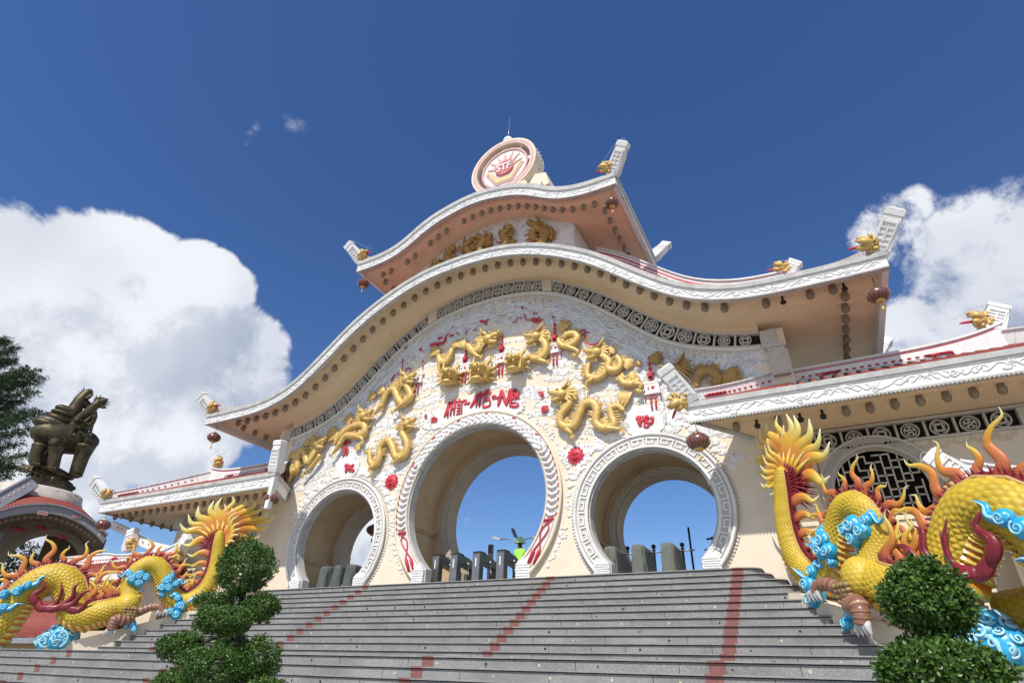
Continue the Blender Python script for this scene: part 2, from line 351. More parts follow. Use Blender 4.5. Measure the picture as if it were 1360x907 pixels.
def lathe(mb, c, prof, n=16, mi=0, t=None, smooth=True, ribs=0, ribamp=0.):
    a = np.arange(n)*2*PI/n; V = []
    for r, z in prof:
        rr = r*(1+ribamp*np.abs(np.cos(a*ribs/2))) if ribs else np.full(n, r)
        V += [(c[0]+q*math.cos(b), c[1]+q*math.sin(b), c[2]+z) for q, b in zip(rr, a)]
    mb.add(V, gridfaces(len(prof), n).tolist()+[list(range(n))[::-1], [(len(prof)-1)*n+i for i in range(n)]], t, mi, smooth)
def strip(mb, xs, zl, zu, y0, y1, mi=0, smooth=False, ends=True):
    """solid band between two curves of x, from depth y0 to y1"""
    n = len(xs); V = []
    for x, a, b in zip(xs, zl, zu): V += [(x, y0, a), (x, y0, b), (x, y1, b), (x, y1, a)]
    F = gridfaces(n, 4).tolist()
    if ends: F += [[0, 3, 2, 1][::-1], [(n-1)*4+i for i in (0, 1, 2, 3)][::-1]]
    F = [f[::-1] for f in F]
    mb.add(V, F, None, mi, smooth)
def prism(mb, poly, y0, y1, mi=0, t=None):
    """polygon of (x,z), pushed from y0 to y1"""
    n = len(poly); V = [(x, y0, z) for x, z in poly]+[(x, y1, z) for x, z in poly]
    F = [list(range(n)), list(range(2*n-1, n-1, -1))]+[[i, i+n, (i+1) % n+n, (i+1) % n] for i in range(n)]
    mb.add(V, F, t, mi, False)
def holed(loops, y0, y1, mb, mi=0, bev=0.0, xf=None):
    """flat sheet with holes (first loop outer), pushed from y0 to y1"""
    cu = bpy.data.curves.new('tmp', 'CURVE'); cu.dimensions = '2D'; cu.fill_mode = 'BOTH'; cu.extrude = abs(y1-y0)/2; cu.resolution_u = 1
    cu.bevel_depth = bev; cu.bevel_resolution = 0
    for lp in loops:
        sp = cu.splines.new('POLY'); sp.points.add(len(lp)-1)
        for pt, q in zip(sp.points, lp): pt.co = (q[0], q[1], 0, 1)
        sp.use_cyclic_u = True
    o = bpy.data.objects.new('tmp', cu); me = bpy.data.meshes.new_from_object(o)
    V = np.array([v.co for v in me.vertices]); F = [list(p.vertices) for p in me.polygons]
    W_ = np.stack([V[:, 0], (y0+y1)/2-V[:, 2], V[:, 1]], -1)
    if xf is not None: W_ = xf(W_)
    mb.add(W_, F, None, mi, False)
    bpy.data.objects.remove(o); bpy.data.curves.remove(cu); bpy.data.meshes.remove(me)
def arcpts(cx, cz, r, a0, a1, n):
    a = np.linspace(a0, a1, n); return [(cx+r*math.cos(t), cz+r*math.sin(t)) for t in a]
def spiral(mb, c, r, ex, ez, w, turns=1.6, mi=0, hand=1, n=5, a0=0., lift=None, pts=22, t=None):
    """raised curl lying in the plane (ex, ez)"""
    a = np.linspace(0, turns*2*PI, pts); rr = r*(.12+.88*a/a[-1])
    C = np.asarray(c)+np.outer(rr*np.cos(a*hand+a0), ex)+np.outer(rr*np.sin(a*hand+a0), ez)
    tube(mb, C, np.linspace(w*.7, w, pts), n, mi=mi, t=t)
EX = np.array([1., 0, 0]); EY = np.array([0, 1., 0]); EZ = np.array([0, 0, 1.])
# ------------------------------------------------------------------ ground, plaza, stairs
def interp(x, tab):
    a = np.array(tab); return np.interp(np.abs(x), a[:, 0], a[:, 1])
def smooth_curve(tab, n=121, xmax=None):
    """evenly resampled symmetric curve through (x, z) table rows given for x >= 0"""
    a = np.array(tab); full = np.vstack([a[::-1]*[-1, 1], a[1:]]) if a[0, 0] == 0 else a
    xs = np.linspace(full[0, 0], full[-1, 0], n); zs = np.interp(xs, full[:, 0], full[:, 1])
    k = np.array([1, 3, 5, 3, 1.])/13; zp = np.pad(zs, 2, mode='edge')
    for _ in range(2): zs = np.convolve(zp, k, 'valid'); zp = np.pad(zs, 2, mode='edge')
    return xs, zs
mb = MB(); box(mb, -400, 400, -260, 400, -4.4, -3.82)
g = mb.build('ground', M['ground']); g['kind'] = 'structure'
mb = MB(); box(mb, -30, 30, 0.35, 16, -3.8, -0.024)
box(mb, -60, -30.01, -2, 16, -3.8, -0.5)
g = mb.build('plaza', M['ground']); g['kind'] = 'structure'

stairs = thing('staircase', 'wide grey granite staircase with red inlaid stripes climbing to the temple gate', 'staircase', (0, -5, -3.8))
HW = [7.85, 8.05, 8.34, 8.62, 8.9, 9.35, 9.75, 10.1, 10.45, 11.0, 11.4, 11.8]
def step_poly(w, y0, inset=0.0, back=0.4, rad=.3):
    w -= inset; y0 += inset; p = []
    for k in range(7):
        a = PI+k/6*PI/2; p.append((-w+rad+rad*math.cos(a), y0+rad+rad*math.sin(a)))
    for k in range(7):
        a = -PI/2+k/6*PI/2; p.append((w-rad+rad*math.cos(a), y0+rad+rad*math.sin(a)))
    return p+[(w, back), (-w, back)]
def slab(mb, poly, z0, z1, mi=0):
    n = len(poly); V = [(x, y, z0) for x, y in poly]+[(x, y, z1) for x, y in poly]
    mb.add(V, [list(range(n))[::-1], list(range(n, 2*n))]+[[i, (i+1) % n, (i+1) % n+n, i+n] for i in range(n)], None, mi, False)
NS = 24
for i in range(NS):
    z = -0.02-.16*i
    if i < 12: y, w, bk = -1-.27*i, HW[i], .34
    else: y, w, bk = -5.95-.28*(i-12), 24.0, -3.9
    if i >= 12: bk = y+2.6 if i > 12 else -3.95
    mb = MB()
    slab(mb, step_poly(w, y, .032, bk), z-.168, z-.034, 0)
    slab(mb, step_poly(w, y, .075, bk-.004), z-.0338, z-.0202, 3)  # black band painted into the gap as the shadow under the nosing
    slab(mb, step_poly(w, y, 0, bk-.002), z-.020, z, 1)
    # pale and dark studs let into the riser
    xs = np.arange(-w+.6, w-.4, .92)+RNG.uniform(-.25, .25)
    for x in xs:
        if RNG.random() < .62:
            rr = RNG.uniform(.013, .026); a = np.arange(8)*PI/4
            mb.add([(x+rr*math.cos(t), y+.0295, z-.1+RNG.uniform(-.001, .001)+rr*math.sin(t)) for t in a], [list(range(8))], None, 2 if RNG.random() < .45 else 3, False)
    # hairline joints between the stones
    for x in np.arange(-w+RNG.uniform(.5, 1.5), w, 1.5):
        box(mb, x, x+.008, y+.0302, y+.035, z-.165, z-.04, 3)
    st = mb.build('step', [M['granite'], M['nosing'], M['stud'], M['black']], stairs)
    zz = z-.163
    for x in ((-7.38, -2.95, 2.95, 7.38) if i < 12 else (-7.5, -2.95, 2.95, 7.55, -12.2, 12.2)):
        if abs(x) > w-.3: continue
        prism_ = MB(); x0_, x1_ = x-.112, x+.112; q_ = [(y+.028, zz), (y+.028, z-.0345), (y+.06, z-.0345), (y+.06, z-.0215), (y-.003, z-.0215), (y-.003, z+.003), (y+.24, z+.003), (y+.24, z-.03), (y+.10, z-.04), (y+.10, zz)]
        nq = len(q_); prism_.add([(x0_, a_, b_) for a_, b_ in q_]+[(x1_, a_, b_) for a_, b_ in q_], [list(range(nq)), list(range(2*nq-1, nq-1, -1))]+[[k_, k_+nq, (k_+1) % nq+nq, (k_+1) % nq] for k_ in range(nq)], None, 0, False)
        prism_.build('red_inlay', M['redinlay'], st)

# ------------------------------------------------------------------ the gate
GATE = thing('temple_gate', 'tall cream three-arched temple gate with curved roofs and a round emblem on top', 'gate', (0, 1.2, -.02))
FT_ = [(0, 10.24), (.8, 10.21), (1.35, 10.15), (1.75, 10.07), (2.31, 9.92), (2.7, 9.77), (3.2, 9.56), (3.6, 9.36), (4.07, 9.09), (4.5, 8.81), (4.9, 8.50), (5.4, 8.06), (5.95, 7.58), (6.25, 7.34), (6.7, 6.97), (7.25, 6.65), (7.8, 6.43), (8.3, 6.29), (8.8, 6.21), (9.4, 6.17), (10.6, 6.15), (11.84, 6.17)]
TT_ = [(0, 13.54), (.4, 13.52), (1.0, 13.41), (1.7, 13.23), (2.4, 12.88), (3.06, 12.43), (3.7, 12.16), (4.3, 12.05), (4.9, 12.02), (5.57, 12.03)]
LT_ = [(0, 9.85), (1, 9.80), (1.9, 9.64), (2.66, 9.38), (3.3, 9.02), (3.8, 8.67), (4.3, 8.27), (4.7, 7.92), (5.0, 7.65), (5.6, 7.06), (6.2, 6.57), (6.8, 6.24), (7.4, 6.02), (8.0, 5.86), (8.8, 5.72)]
UT_ = [(0, 10.40), (1, 10.33), (1.93, 10.11), (2.7, 9.84), (3.3, 9.47), (3.87, 9.12), (4.3, 8.82), (4.8, 8.42), (5, 8.23), (5.7, 7.60), (6.28, 7.13), (6.7, 6.84), (7.45, 6.43), (8, 6.25), (8.8, 6.09)]
fx, fz = smooth_curve(FT_, 141); tx, tz = smooth_curve(TT_, 81); lx, lz = smooth_curve(LT_, 121); ux, uz = smooth_curve(UT_, 121)
Fz = lambda x: np.interp(x, fx, fz); Tz = lambda x: np.interp(x, tx, tz); Lz = lambda x: np.interp(x, lx, lz); Uz = lambda x: np.interp(x, ux, uz)
ZC, RC, XS, ZS, RS = 2.375, 2.414, 5.36, 1.58, 1.654
def keyhole(cx, zc, R, c, zb, n=56):
    """round opening that ends in a straight foot of half width c"""
    h = math.sqrt(R*R-c*c); a = math.asin(h/R)
    return [(cx+c, zb)]+arcpts(cx, zc, R, -a, PI+a, n)+[(cx-c, zb)]
ARCH = [(0.0, ZC, RC, 1.52), (-XS, ZS, RS, 1.13), (XS, ZS, RS, 1.13)]
top = [(x, z) for x, z in zip(lx, lz)]
outer = [(-9.4, -.3), (-9.4, 6.15), (-8.8, 6.15)]+top+[(8.8, 6.15), (9.4, 6.15), (9.4, -.3)]
mb = MB(); holed([outer]+[keyhole(cx, zc, R, c, -.03) for cx, zc, R, c in ARCH], 0, .22, mb)
mb.build('front_wall', M['cream'], GATE)
RREAR = {0.0: 2.23, -XS: 1.54, XS: 1.54}
router = [(-9.4, -.3), (-9.4, 6.1)]+[(x, z-.05) for x, z in zip(fx, fz) if abs(x) < 9.3]+[(9.4, 6.1), (9.4, -.3)]
mb = MB(); holed([router]+[keyhole(cx, zc, RREAR[cx], c*.92, -.03) for cx, zc, R, c in ARCH], 1.92, 2.4, mb)
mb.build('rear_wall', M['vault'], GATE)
mb = MB(); box(mb, -9.4, -9.0, .222, 1.918, -.3, 6.1); mb.build('end_wall', M['cream'], GATE); mb = MB(); box(mb, 9.0, 9.4, .222, 1.918, -.3, 6.1)
mb.build('end_wall', M['cream'], GATE)
for cx, zc, R, c in ARCH:
    Rv = R+.28; n = 40
    pts = [(cx+Rv, 0.0)]+arcpts(cx, zc, Rv, 0, PI, n)+[(cx-Rv, 0.0)]
    po = [(cx+Rv+.1, -.02)]+arcpts(cx, zc, Rv+.1, 0, PI, n)+[(cx-Rv-.1, -.02)]
    mb = MB(); V = []
    for (a, b), (a2, b2) in zip(pts, po): V += [(a, .221, b), (a, 1.919, b), (a2, 1.919, b2), (a2, .221, b2)]
    mb.add(V, gridfaces(len(pts), 4), None, 0, False)
    for s in (-1, 1):
        for (dz, d) in ((0, .07), (.07, .11)):
            box(mb, cx+s*Rv-(d if s > 0 else 0), cx+s*Rv+(d if s < 0 else 0), .23, 1.9, zc-.5+dz, zc-.435+dz)
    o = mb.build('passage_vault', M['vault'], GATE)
    # reveals of the front wall and of the rear wall
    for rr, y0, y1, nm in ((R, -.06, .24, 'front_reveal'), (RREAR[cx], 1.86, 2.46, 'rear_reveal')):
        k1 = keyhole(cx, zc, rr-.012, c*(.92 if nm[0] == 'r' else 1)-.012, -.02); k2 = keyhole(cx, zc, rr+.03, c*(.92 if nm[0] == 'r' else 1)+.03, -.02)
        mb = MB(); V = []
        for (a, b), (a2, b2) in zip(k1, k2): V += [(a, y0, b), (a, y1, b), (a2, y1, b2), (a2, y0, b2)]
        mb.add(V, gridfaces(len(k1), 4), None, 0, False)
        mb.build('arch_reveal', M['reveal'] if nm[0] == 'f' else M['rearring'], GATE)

def ribbon(mb, pts, w, mi=0, dy=0.0, d=.016):
    """flat raised line with mitred corners on an upright wall"""
    p = np.array([[q[0], q[2]] for q in pts]); y = pts[0][1]+dy; n = len(p); L = []; Rr = []
    for i in range(n):
        a = p[i]-p[i-1] if i else p[1]-p[0]; b = p[i+1]-p[i] if i < n-1 else a
        a = a/np.linalg.norm(a); b = b/np.linalg.norm(b); na_, nb_ = np.array([-a[1], a[0]]), np.array([-b[1], b[0]])
        m_ = na_+nb_; m_ /= max(.4, np.linalg.norm(m_)**2/2); e = a*w*(-1 if i == 0 else 1)*(1 if i in (0, n-1) else 0)
        L.append(p[i]+m_*w+e); Rr.append(p[i]-m_*w+e)
    V = []
    for l_, r_ in zip(L, Rr): V += [(l_[0], y-d, l_[1]), (r_[0], y-d, r_[1]), (r_[0], y+d, r_[1]), (l_[0], y+d, l_[1])]
    mb.add(V, gridfaces(n, 4).tolist()+[[3, 2, 1, 0], [4*n-4, 4*n-3, 4*n-2, 4*n-1]], None, mi, False)
def fret(mb, cx, zc, r0, r1, a0, a1, cells, y, w=.02, mi=0, flip=1):
    """Greek key running round an arch"""
    cell = [(0, 0), (0, 1), (.78, 1), (.78, .34), (.36, .34), (.36, .68)]
    for k in range(cells):
        pts = []
        for u, v in cell:
            if flip < 0: u = 1-u
            a = a0+(a1-a0)*(k+u)/cells; r = r0+(r1-r0)*v; pts.append((cx+r*math.cos(a), y, zc+r*math.sin(a)))
        base = [(cx+r0*math.cos(a0+(a1-a0)*(k+q)/cells), y, zc+r0*math.sin(a0+(a1-a0)*(k+q)/cells)) for q in (0, .5, 1.0)]
        ribbon(mb, pts, w, mi, 0.0); ribbon(mb, base, w, mi, .004)
def keyring(cx, zc, r0, r1, c0, c1, y0, y1, mb, mi=0):
    holed([keyhole(cx, zc, r1, c1, -.021), keyhole(cx, zc, r0, c0, -.019)[::-1]], y0, y1, mb, mi) if False else None
    k1 = keyhole(cx, zc, r0, c0, -.02, 72); k2 = keyhole(cx, zc, r1, c1, -.02, 72); V = []
    for (a, b), (a2, b2) in zip(k1, k2): V += [(a, y0, b), (a, y1, b), (a2, y1, b2), (a2, y0, b2)]
    mb.add(V, gridfaces(len(k1), 4), None, mi, False)
for cx, zc, R, c in ARCH:
    side = cx != 0; Ro = R+(.42 if side else .47); co = c+(.34 if side else .34)
    mb = MB()
    keyring(cx, zc, R+.035, Ro, c+.035, co, -.10, .01, mb, 0)
    for rr, cc, w_ in ((Ro, co, .045), (Ro-.10, co-.09, .018), (R+.06, c+.06, .03)):
        k = keyhole(cx, zc, rr, cc, -.02, 90); tube(mb, [(x, -.11, z) for x, z in k], w_, 6, mi=1)
    ring = mb.build('arch_ring', [M['white'] if not side else M['meander'], M['cream'] if not side else M['white']], GATE)
    if side:
        a = math.asin(math.sqrt(R*R-c*c)/R)-.02
        fb = MB(); fret(fb, cx, zc, R+.10, R+.31, -a, PI+a, 22, -.113, .020, 0, 1)
        fb.build('greek_key', M['white'], ring)
        # beaded edge of small petals
        bb = MB()
        for t in np.linspace(-a, PI+a, 120):
            ball(bb, (cx+(Ro+.1)*math.cos(t), -.015, zc+(Ro+.1)*math.sin(t)), (.035, .03, .035), 6, 5)
        bb.build('petal_edge', M['white'], ring)
    # inner ring on the rear wall, seen through the passage
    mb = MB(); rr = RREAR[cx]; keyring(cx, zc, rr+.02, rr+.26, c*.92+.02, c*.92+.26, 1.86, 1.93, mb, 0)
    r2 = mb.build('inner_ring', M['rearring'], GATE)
    a = math.asin(math.sqrt(R*R-c*c)/R)-.05
    fb = MB(); fret(fb, cx, zc, rr+.06, rr+.20, -a, PI+a, 30 if side else 46, 1.852, .013, 0, 1); fb.build('greek_key', M['lattice'], r2)
    # carved foot blocks
    for s in (-1, 1):
        fbk = MB(); hz = zc-math.sqrt(R*R-c*c); x0 = cx+s*(c+.02); x1 = cx+s*(co+.10)
        prism(fbk, [(x0, -.02), (x0, hz-.05), (x0+s*.10, hz+.10), (x1-s*.05, hz+.12), (x1, hz-.05), (x1, -.02)], -.16, .0)
        for q in range(7):
            for w in range(6):
                px = x0+(x1-x0)*(w+.5+.5*(q % 2))/6.6; pz = .03+q*(hz+.0)/7
                ball(fbk, (px, -.16, pz), (.04, .02, .028), 6, 4)
        fbk.build('foot_block', M['white'], ring)
# white lotus and red tassels round the central ring
mb = MB(); rm = RC+.23
for k, t in enumerate(np.linspace(.02*PI, .98*PI, 64)):
    cxp, czp = rm*math.cos(t), ZC+rm*math.sin(t); rad = np.array([math.cos(t), 0, math.sin(t)]); tan = np.array([-math.sin(t), 0, math.cos(t)])
    if .17 < t/PI < .83:
        for q, off in ((0, -.09), (1, .07)):
            c = np.array([cxp, -.12, czp])+rad*off+tan*RNG.uniform(-.02, .02)
            d = tan*.13*(1 if q else -1)+rad*.05
            flame(mb, [c-d, c+rad*.04*(-1)**k-EY*.03, c+d*.8, c+d*1.3+rad*.05], .07, .55, up=EY, mi=0, n=6, sm=3)
        if k % 3 == 0: spiral(mb, np.array([cxp, -.135, czp])+rad*.1, .08, rad, tan, .016, 1.4, 0)
        if k % 4 == 1:
            c = np.array([cxp, -.15, czp])-rad*.12*(1 if k % 8 == 1 else -.9)
            flame(mb, [c-tan*.13, c+rad*.05, c+tan*.12-rad*.03], .03, .6, up=EY, mi=1, n=6, sm=3); ball(mb, c+tan*.06, (.045, .03, .045), 6, 5, 1)
for s in (-1, 1):   # the lower run of crescents with red beads, ending in crossed tassels
    for k, a in enumerate(np.linspace(.155*PI, -.075*PI, 11)):
        t = a if s > 0 else PI-a
        rad = np.array([math.cos(t), 0, math.sin(t)]); c = np.array([0, -.12, ZC])+rad*rm
        tan = np.array([-math.sin(t), 0, math.cos(t)])*s
        tube(mb, [c-rad*.15+tan*.02, c-tan*.045-EY*.02, c+rad*.15+tan*.02], [.03, .055, .03], 8, 4, mi=0)
        ball(mb, c+rad*.19+tan*.03-EY*.02, .03, 6, 5, 1); ball(mb, c-rad*.02+tan*.05-EY*.05, .022, 6, 5, 1)
    a = -.095*PI; t = a if s > 0 else PI-a; rad = np.array([math.cos(t), 0, math.sin(t)]); c0 = np.array([0, -.13, ZC])+rad*rm
    dn = np.array([-s*.42, 0, -.9])
    for q in (-1, 1):
        e = c0+dn*.85+np.array([s*.09*q, 0, 0])
        tube(mb, [c0+np.array([s*.10*q, 0, 0]), c0+dn*.3-np.array([s*.11*q, 0, 0]), e], .018, 6, 5, mi=1)
        tube(mb, [e, e+dn*.08, e+dn*.42], [.035, .055, .045], 8, mi=1)
    tube(mb, [c0+np.array([-.15, 0, -.02]), c0+np.array([.15, 0, .02])], .035, 6, mi=1)
mb.build('lotus_garland', [M['white'], M['red']], GATE)

# band of pierced panels under the eaves
def arclen(xs, zs): return np.concatenate([[0], np.cumsum(np.hypot(np.diff(xs), np.diff(zs)))])
mx_ = np.linspace(-8.8, 8.8, 241); mz_ = (Lz(mx_)+Uz(mx_))/2; al = arclen(mx_, mz_)
mb = MB()
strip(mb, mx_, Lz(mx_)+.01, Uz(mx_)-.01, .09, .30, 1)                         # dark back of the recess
strip(mb, mx_, Lz(mx_)-.05, Lz(mx_)+.012, -.035, .088, 0); strip(mb, mx_, Uz(mx_)-.02, Uz(mx_)+.05, -.05, .088, 0)
strip(mb, mx_, Uz(mx_)+.052, np.maximum(Fz(mx_)+.262, Uz(mx_)+.06), .0, .30, 2)
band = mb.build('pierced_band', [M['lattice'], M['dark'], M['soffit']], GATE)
def motif(kind, w, h):
    m = MB(); r = min(w, h)*.5; n = 28
    def ann(r0, r1, d=.05):
        V = []
        for k in range(n):
            a = 2*PI*k/n; c, s = math.cos(a), math.sin(a); V += [(r0*c, 0, r0*s), (r0*c, d, r0*s), (r1*c, d, r1*s), (r1*c, 0, r1*s)]
        V = np.array(V); F = [];
        for k in range(n):
            for j in range(4): F.append([k*4+j, k*4+(j+1) % 4, ((k+1) % n)*4+(j+1) % 4, ((k+1) % n)*4+j])
        m.add(V, F, None, 0, False)
    ann(r*.80, r*.95)
    if kind == 0:   # coin: square hole joined by four arcs
        q = r*.36
        for sx, sz, dx, dz in ((1, 0, 0, 1), (-1, 0, 0, 1), (0, 1, 1, 0), (0, -1, 1, 0)):
            obox(m, (sx*q, .025, sz*q), np.array([dx, 0, dz])*q*1.15, np.array([sx, 0, sz])*r*.09+0*EX, EY*(.024 if dx else .0215))
        for a in (PI/4, 3*PI/4, 5*PI/4, 7*PI/4):
            d = np.array([math.cos(a), 0, math.sin(a)]); obox(m, d*r*.66+EY*.025, d*r*.2, np.cross(EY, d)*r*.07, EY*.023)
        for sx, sz in ((1, 0), (-1, 0), (0, 1), (0, -1)):
            c = np.array([sx, 0, sz])*r*.52
            tube(m, [c+np.array([sz, 0, sx])*r*.40+np.array([sx, 0, sz])*r*.16+EY*.02, c+EY*.02-np.array([sx, 0, sz])*r*.06, c-np.array([sz, 0, sx])*r*.40+np.array([sx, 0, sz])*r*.16+EY*.02], r*.06, 5, 3)
    else:           # longevity roundel: rings and petals
        ann(r*.10, r*.26)
        for a in np.arange(5)*2*PI/5+PI/2:
            d = np.array([math.cos(a), 0, math.sin(a)]); obox(m, d*r*.46+EY*.025, d*r*.16, np.cross(EY, d)*r*.12, EY*.024)
        ann(r*.55, r*.64)
        for a in (PI*.25, PI*.75): obox(m, np.array([math.cos(a), 0, -math.sin(a)])*r*.7+EY*.02, np.array([math.cos(a), 0, -math.sin(a)])*r*.14, np.array([math.sin(a), 0, math.cos(a)])*r*.1, EY*.02)
    box(m, -w/2-.03, -w/2+.02, -.012, .10, -h/2, h/2)
    return m
def put(mbsrc, c, ang, name, mats, parent, scale=1.0):
    ca, sa = math.cos(ang), math.sin(ang)
    Rm = np.array([[ca, 0, -sa], [0, 1, 0], [sa, 0, ca]])
    m2 = MB(); m2.n = mbsrc.n; m2.F = mbsrc.F; m2.MI = mbsrc.MI; m2.SM = mbsrc.SM; m2.T = mbsrc.T
    m2.V = [(np.concatenate(mbsrc.V)*scale)@Rm.T+np.asarray(c)]
    return m2.build(name, mats, parent)
tot = al[-1]; gaps = [0.0]
segs = [(.10, .385*tot-.35, 13), (.385*tot-.02+.0, .615*tot+.02, 11), (.615*tot+.35, tot-.10, 13)]
blk = MB()
for s0, s1, n in segs:
    for k in range(n):
        s = s0+(s1-s0)*(k+.5)/n; x = np.interp(s, al, mx_); z = np.interp(s, al, mz_)
        ang = math.atan2(np.interp(s+.1, al, mz_)-np.interp(s-.1, al, mz_), np.interp(s+.1, al, mx_)-np.interp(s-.1, al, mx_))
        h = (Uz(x)-Lz(x))*math.cos(ang)-.035
        put(motif(k % 2, (s1-s0)/n-.04, h), (x, -.012, z+.0), ang, 'pierced_panel', M['lattice'], band)
for s in (.385*tot-.18, .615*tot+.19):
    xs = np.interp(np.linspace(s-.19, s+.19, 5), al, mx_); strip(blk, xs, Lz(xs)+.03, Uz(xs)-.02, -.05, .17)
    for q in range(14):
        x = RNG.uniform(xs[0]+.05, xs[-1]-.05); z = Lz(x)+RNG.uniform(.1, .38); spiral(blk, (x, -.055, z), .06, EX, EZ, .012, 1.2)
blk.build('carved_block', M['cream'], GATE)
# end consoles of the band
for s in (-1, 1):
    mb = MB()
    box(mb, s*8.92 if s > 0 else -9.34, 9.34 if s > 0 else -8.92, -.16, -.002, 4.72, 5.52)
    box(mb, (8.88 if s > 0 else -9.40), (9.40 if s > 0 else -8.88), -.20, -.002, 5.522, 5.60); box(mb, (8.82 if s > 0 else -9.2), (9.2 if s > 0 else -8.82), -.05, -.002, 5.602, 6.14, 1)
    c = np.array([s*9.13, -.168, 5.12])
    for dx in (-.15, .15): obox(mb, c+EX*dx, EX*.012, EY*.012, EZ*.34)
    for dz in (-.34, .34): obox(mb, c+EZ*dz, EX*.16, EY*.0095, EZ*.012)
    obox(mb, c, EX*.02, EY*.012, EZ*.22); obox(mb, c+EZ*.08, EX*.09, EY*.009, EZ*.018)
    mb.build('end_console', [M['lattice'], M['lattice']], GATE)
# stepped mouldings and the row of little hearts below the band
mb = MB(); bx_ = np.linspace(-8.75, 8.75, 161)
strip(mb, bx_, Lz(bx_)-.13, Lz(bx_)-.055, -.04, .01); 
nh = 64; hx_ = np.interp(np.linspace(.3, tot-.3, nh*1), al, mx_)
for x in hx_:
    z = Lz(x)-.30; d = .11
    tube(mb, [(x-d, -.01, z+.09), (x-d*.4, -.02, z+.12), (x, -.02, z+.03), (x, -.02, z-.09), (x, -.02, z+.03), (x+d*.4, -.02, z+.12), (x+d, -.01, z+.09)], .016, 4)
    tube(mb, [(x-d*1.3, -.01, z+.03), (x, -.01, z-.13), (x+d*1.3, -.01, z+.03)], .02, 4)
for x in np.interp(np.linspace(.1, tot-.1, 220), al, mx_): ball(mb, (x, -.02, Lz(x)-.17), .02, 5, 4)
mb.build('heart_frieze', M['white'], GATE)

# ---- relief clouds
def puff(mb, x, z, r, h, y=0.0, mi=0, n=12):
    a = np.arange(n)*2*PI/n+RNG.uniform(0, 1); V = []
    for q, d in ((1.0, 0), (.97, h*.75), (.80, h), (.4, h*1.12)):
        V += [(x+r*q*math.cos(t), y-d, z+r*q*.82*math.sin(t)) for t in a]
    V.append((x, y-h*1.15, z)); F = gridfaces(4, n).tolist()+[[3*n+i, 3*n+(i+1) % n, 4*n] for i in range(n)]
    mb.add(V, F, None, mi, False)
PLAQ = []   # keep-out discs (x, z, r)
def clear(x, z, r):
    for cx, zc, R, c in ARCH:
        if math.hypot(x-cx, z-zc) < R+(.62 if cx == 0 else .66)+r*.6: return False
        if abs(x-cx) < c+.7 and z < zc: return False
    for a, b, q in PLAQ:
        if math.hypot((x-a), (z-b)) < q+r*.5: return False
    return z < Lz(x)-.22
def cloud(mb, x, z, s, n, slope=0.0, mi=0):
    for k in range(n):
        f = (k/(max(1, n-1))-.5)*2
        px = x+f*s*1.1+RNG.uniform(-.05, .05); pz = z+slope*f*s+RNG.uniform(-.05, .07)*(1-abs(f))
        r = s*(.34-.16*abs(f))*RNG.uniform(.8, 1.25)
        if not clear(px, pz, r): continue
        h = RNG.uniform(.008, .022); puff(mb, px, pz, r, h, 0, mi)
        if RNG.random() < .45: spiral(mb, (px, -h-.006, pz), r*.55, EX*(1 if RNG.random() < .5 else -1), EZ, .012, 1.3, mi, pts=14, n=4)
def fish(a, b):
    """height of overlapping fish scales at (a across, b along)"""
    r = np.floor(b); best = None
    def one(row):
        da = np.abs((a-.5*np.mod(row, 2)) % 1.0-.5); t = b-row
        ln = 1.0+.62*np.sqrt(np.clip(1-(2*da)**2, 0, 1)); ins = t < ln
        return ins, t/ln, da
    i1, t1, d1 = one(r-1); i0, t0, d0 = one(r)
    t = np.where(i1, t1, t0); d = np.where(i1, d1, d0)
    edge = np.clip((1-t)*6, 0, 1)
    h = (.15+.85*t)*(1-1.6*d*d)*np.clip(edge+.25, 0, 1)
    return h
PLAQ += [(P(625, 540, 0)[0]+dx, P(625, 540, 0)[2]+.02, .42) for dx in (-1.0, -.5, 0, .5, 1.0)]
cb = MB()
for k in range(1100):
    x = RNG.uniform(-8.6, 8.6); zt = float(Lz(x)); z = RNG.uniform(2.6, zt-.25)
    if not clear(x, z, .2): continue
    if abs(x) > 7.6 and z < 3.6 + RNG.uniform(-.3, .3): continue
    if z < 3.15 and abs(abs(x)-XS) > 2.0: 
        continue
    slope = (Lz(x+.3)-Lz(x-.3))/.6*.35
    cloud(cb, x, z, RNG.uniform(.20, .42), int(RNG.integers(4, 9)), slope)
for k in range(330):   # crowded billows and waves of the upper border
    x = RNG.uniform(-8.5, 8.5); z = float(Lz(x))-RNG.uniform(.45, 1.25)
    if not clear(x, z, .15): continue
    r = RNG.uniform(.10, .24); puff(cb, x, z, r, RNG.uniform(.014, .034), 0, 1)
    spiral(cb, (x, -.045, z), r*.85, EX*(1 if x < 0 else -1), EZ, .016, 1.5, 1, pts=16, n=4)
for k in range(110):   # long wave lines
    x = RNG.uniform(-7.5, 7.5); z = float(Lz(x))-RNG.uniform(.4, 1.1); s = np.sign(x) if x else 1
    sl = (Lz(x+.3)-Lz(x-.3))/.6; pts = []
    for q in np.linspace(-.5, .5, 7): pts.append((x+q, -.045, z+q*sl+.05*math.sin(q*9+k)))
    if all(clear(p_[0], p_[2], .05) for p_ in pts): tube(cb, pts, [.008, .02, .028, .03, .028, .02, .008], 5, 2, mi=1)
for cx in (-XS, XS):   # froth of small cloudlets round the side arches, leaf spray by the central one
    for k in range(150):
        a = RNG.uniform(.12*PI, .88*PI); r = RS+.62+abs(RNG.normal(0, .16)); x = cx+r*math.cos(a); z = ZS+r*math.sin(a)
        if math.hypot(x, z-ZC) > RC+.6: puff(cb, x, z, RNG.uniform(.05, .12), RNG.uniform(.02, .045), 0, 0, 8)
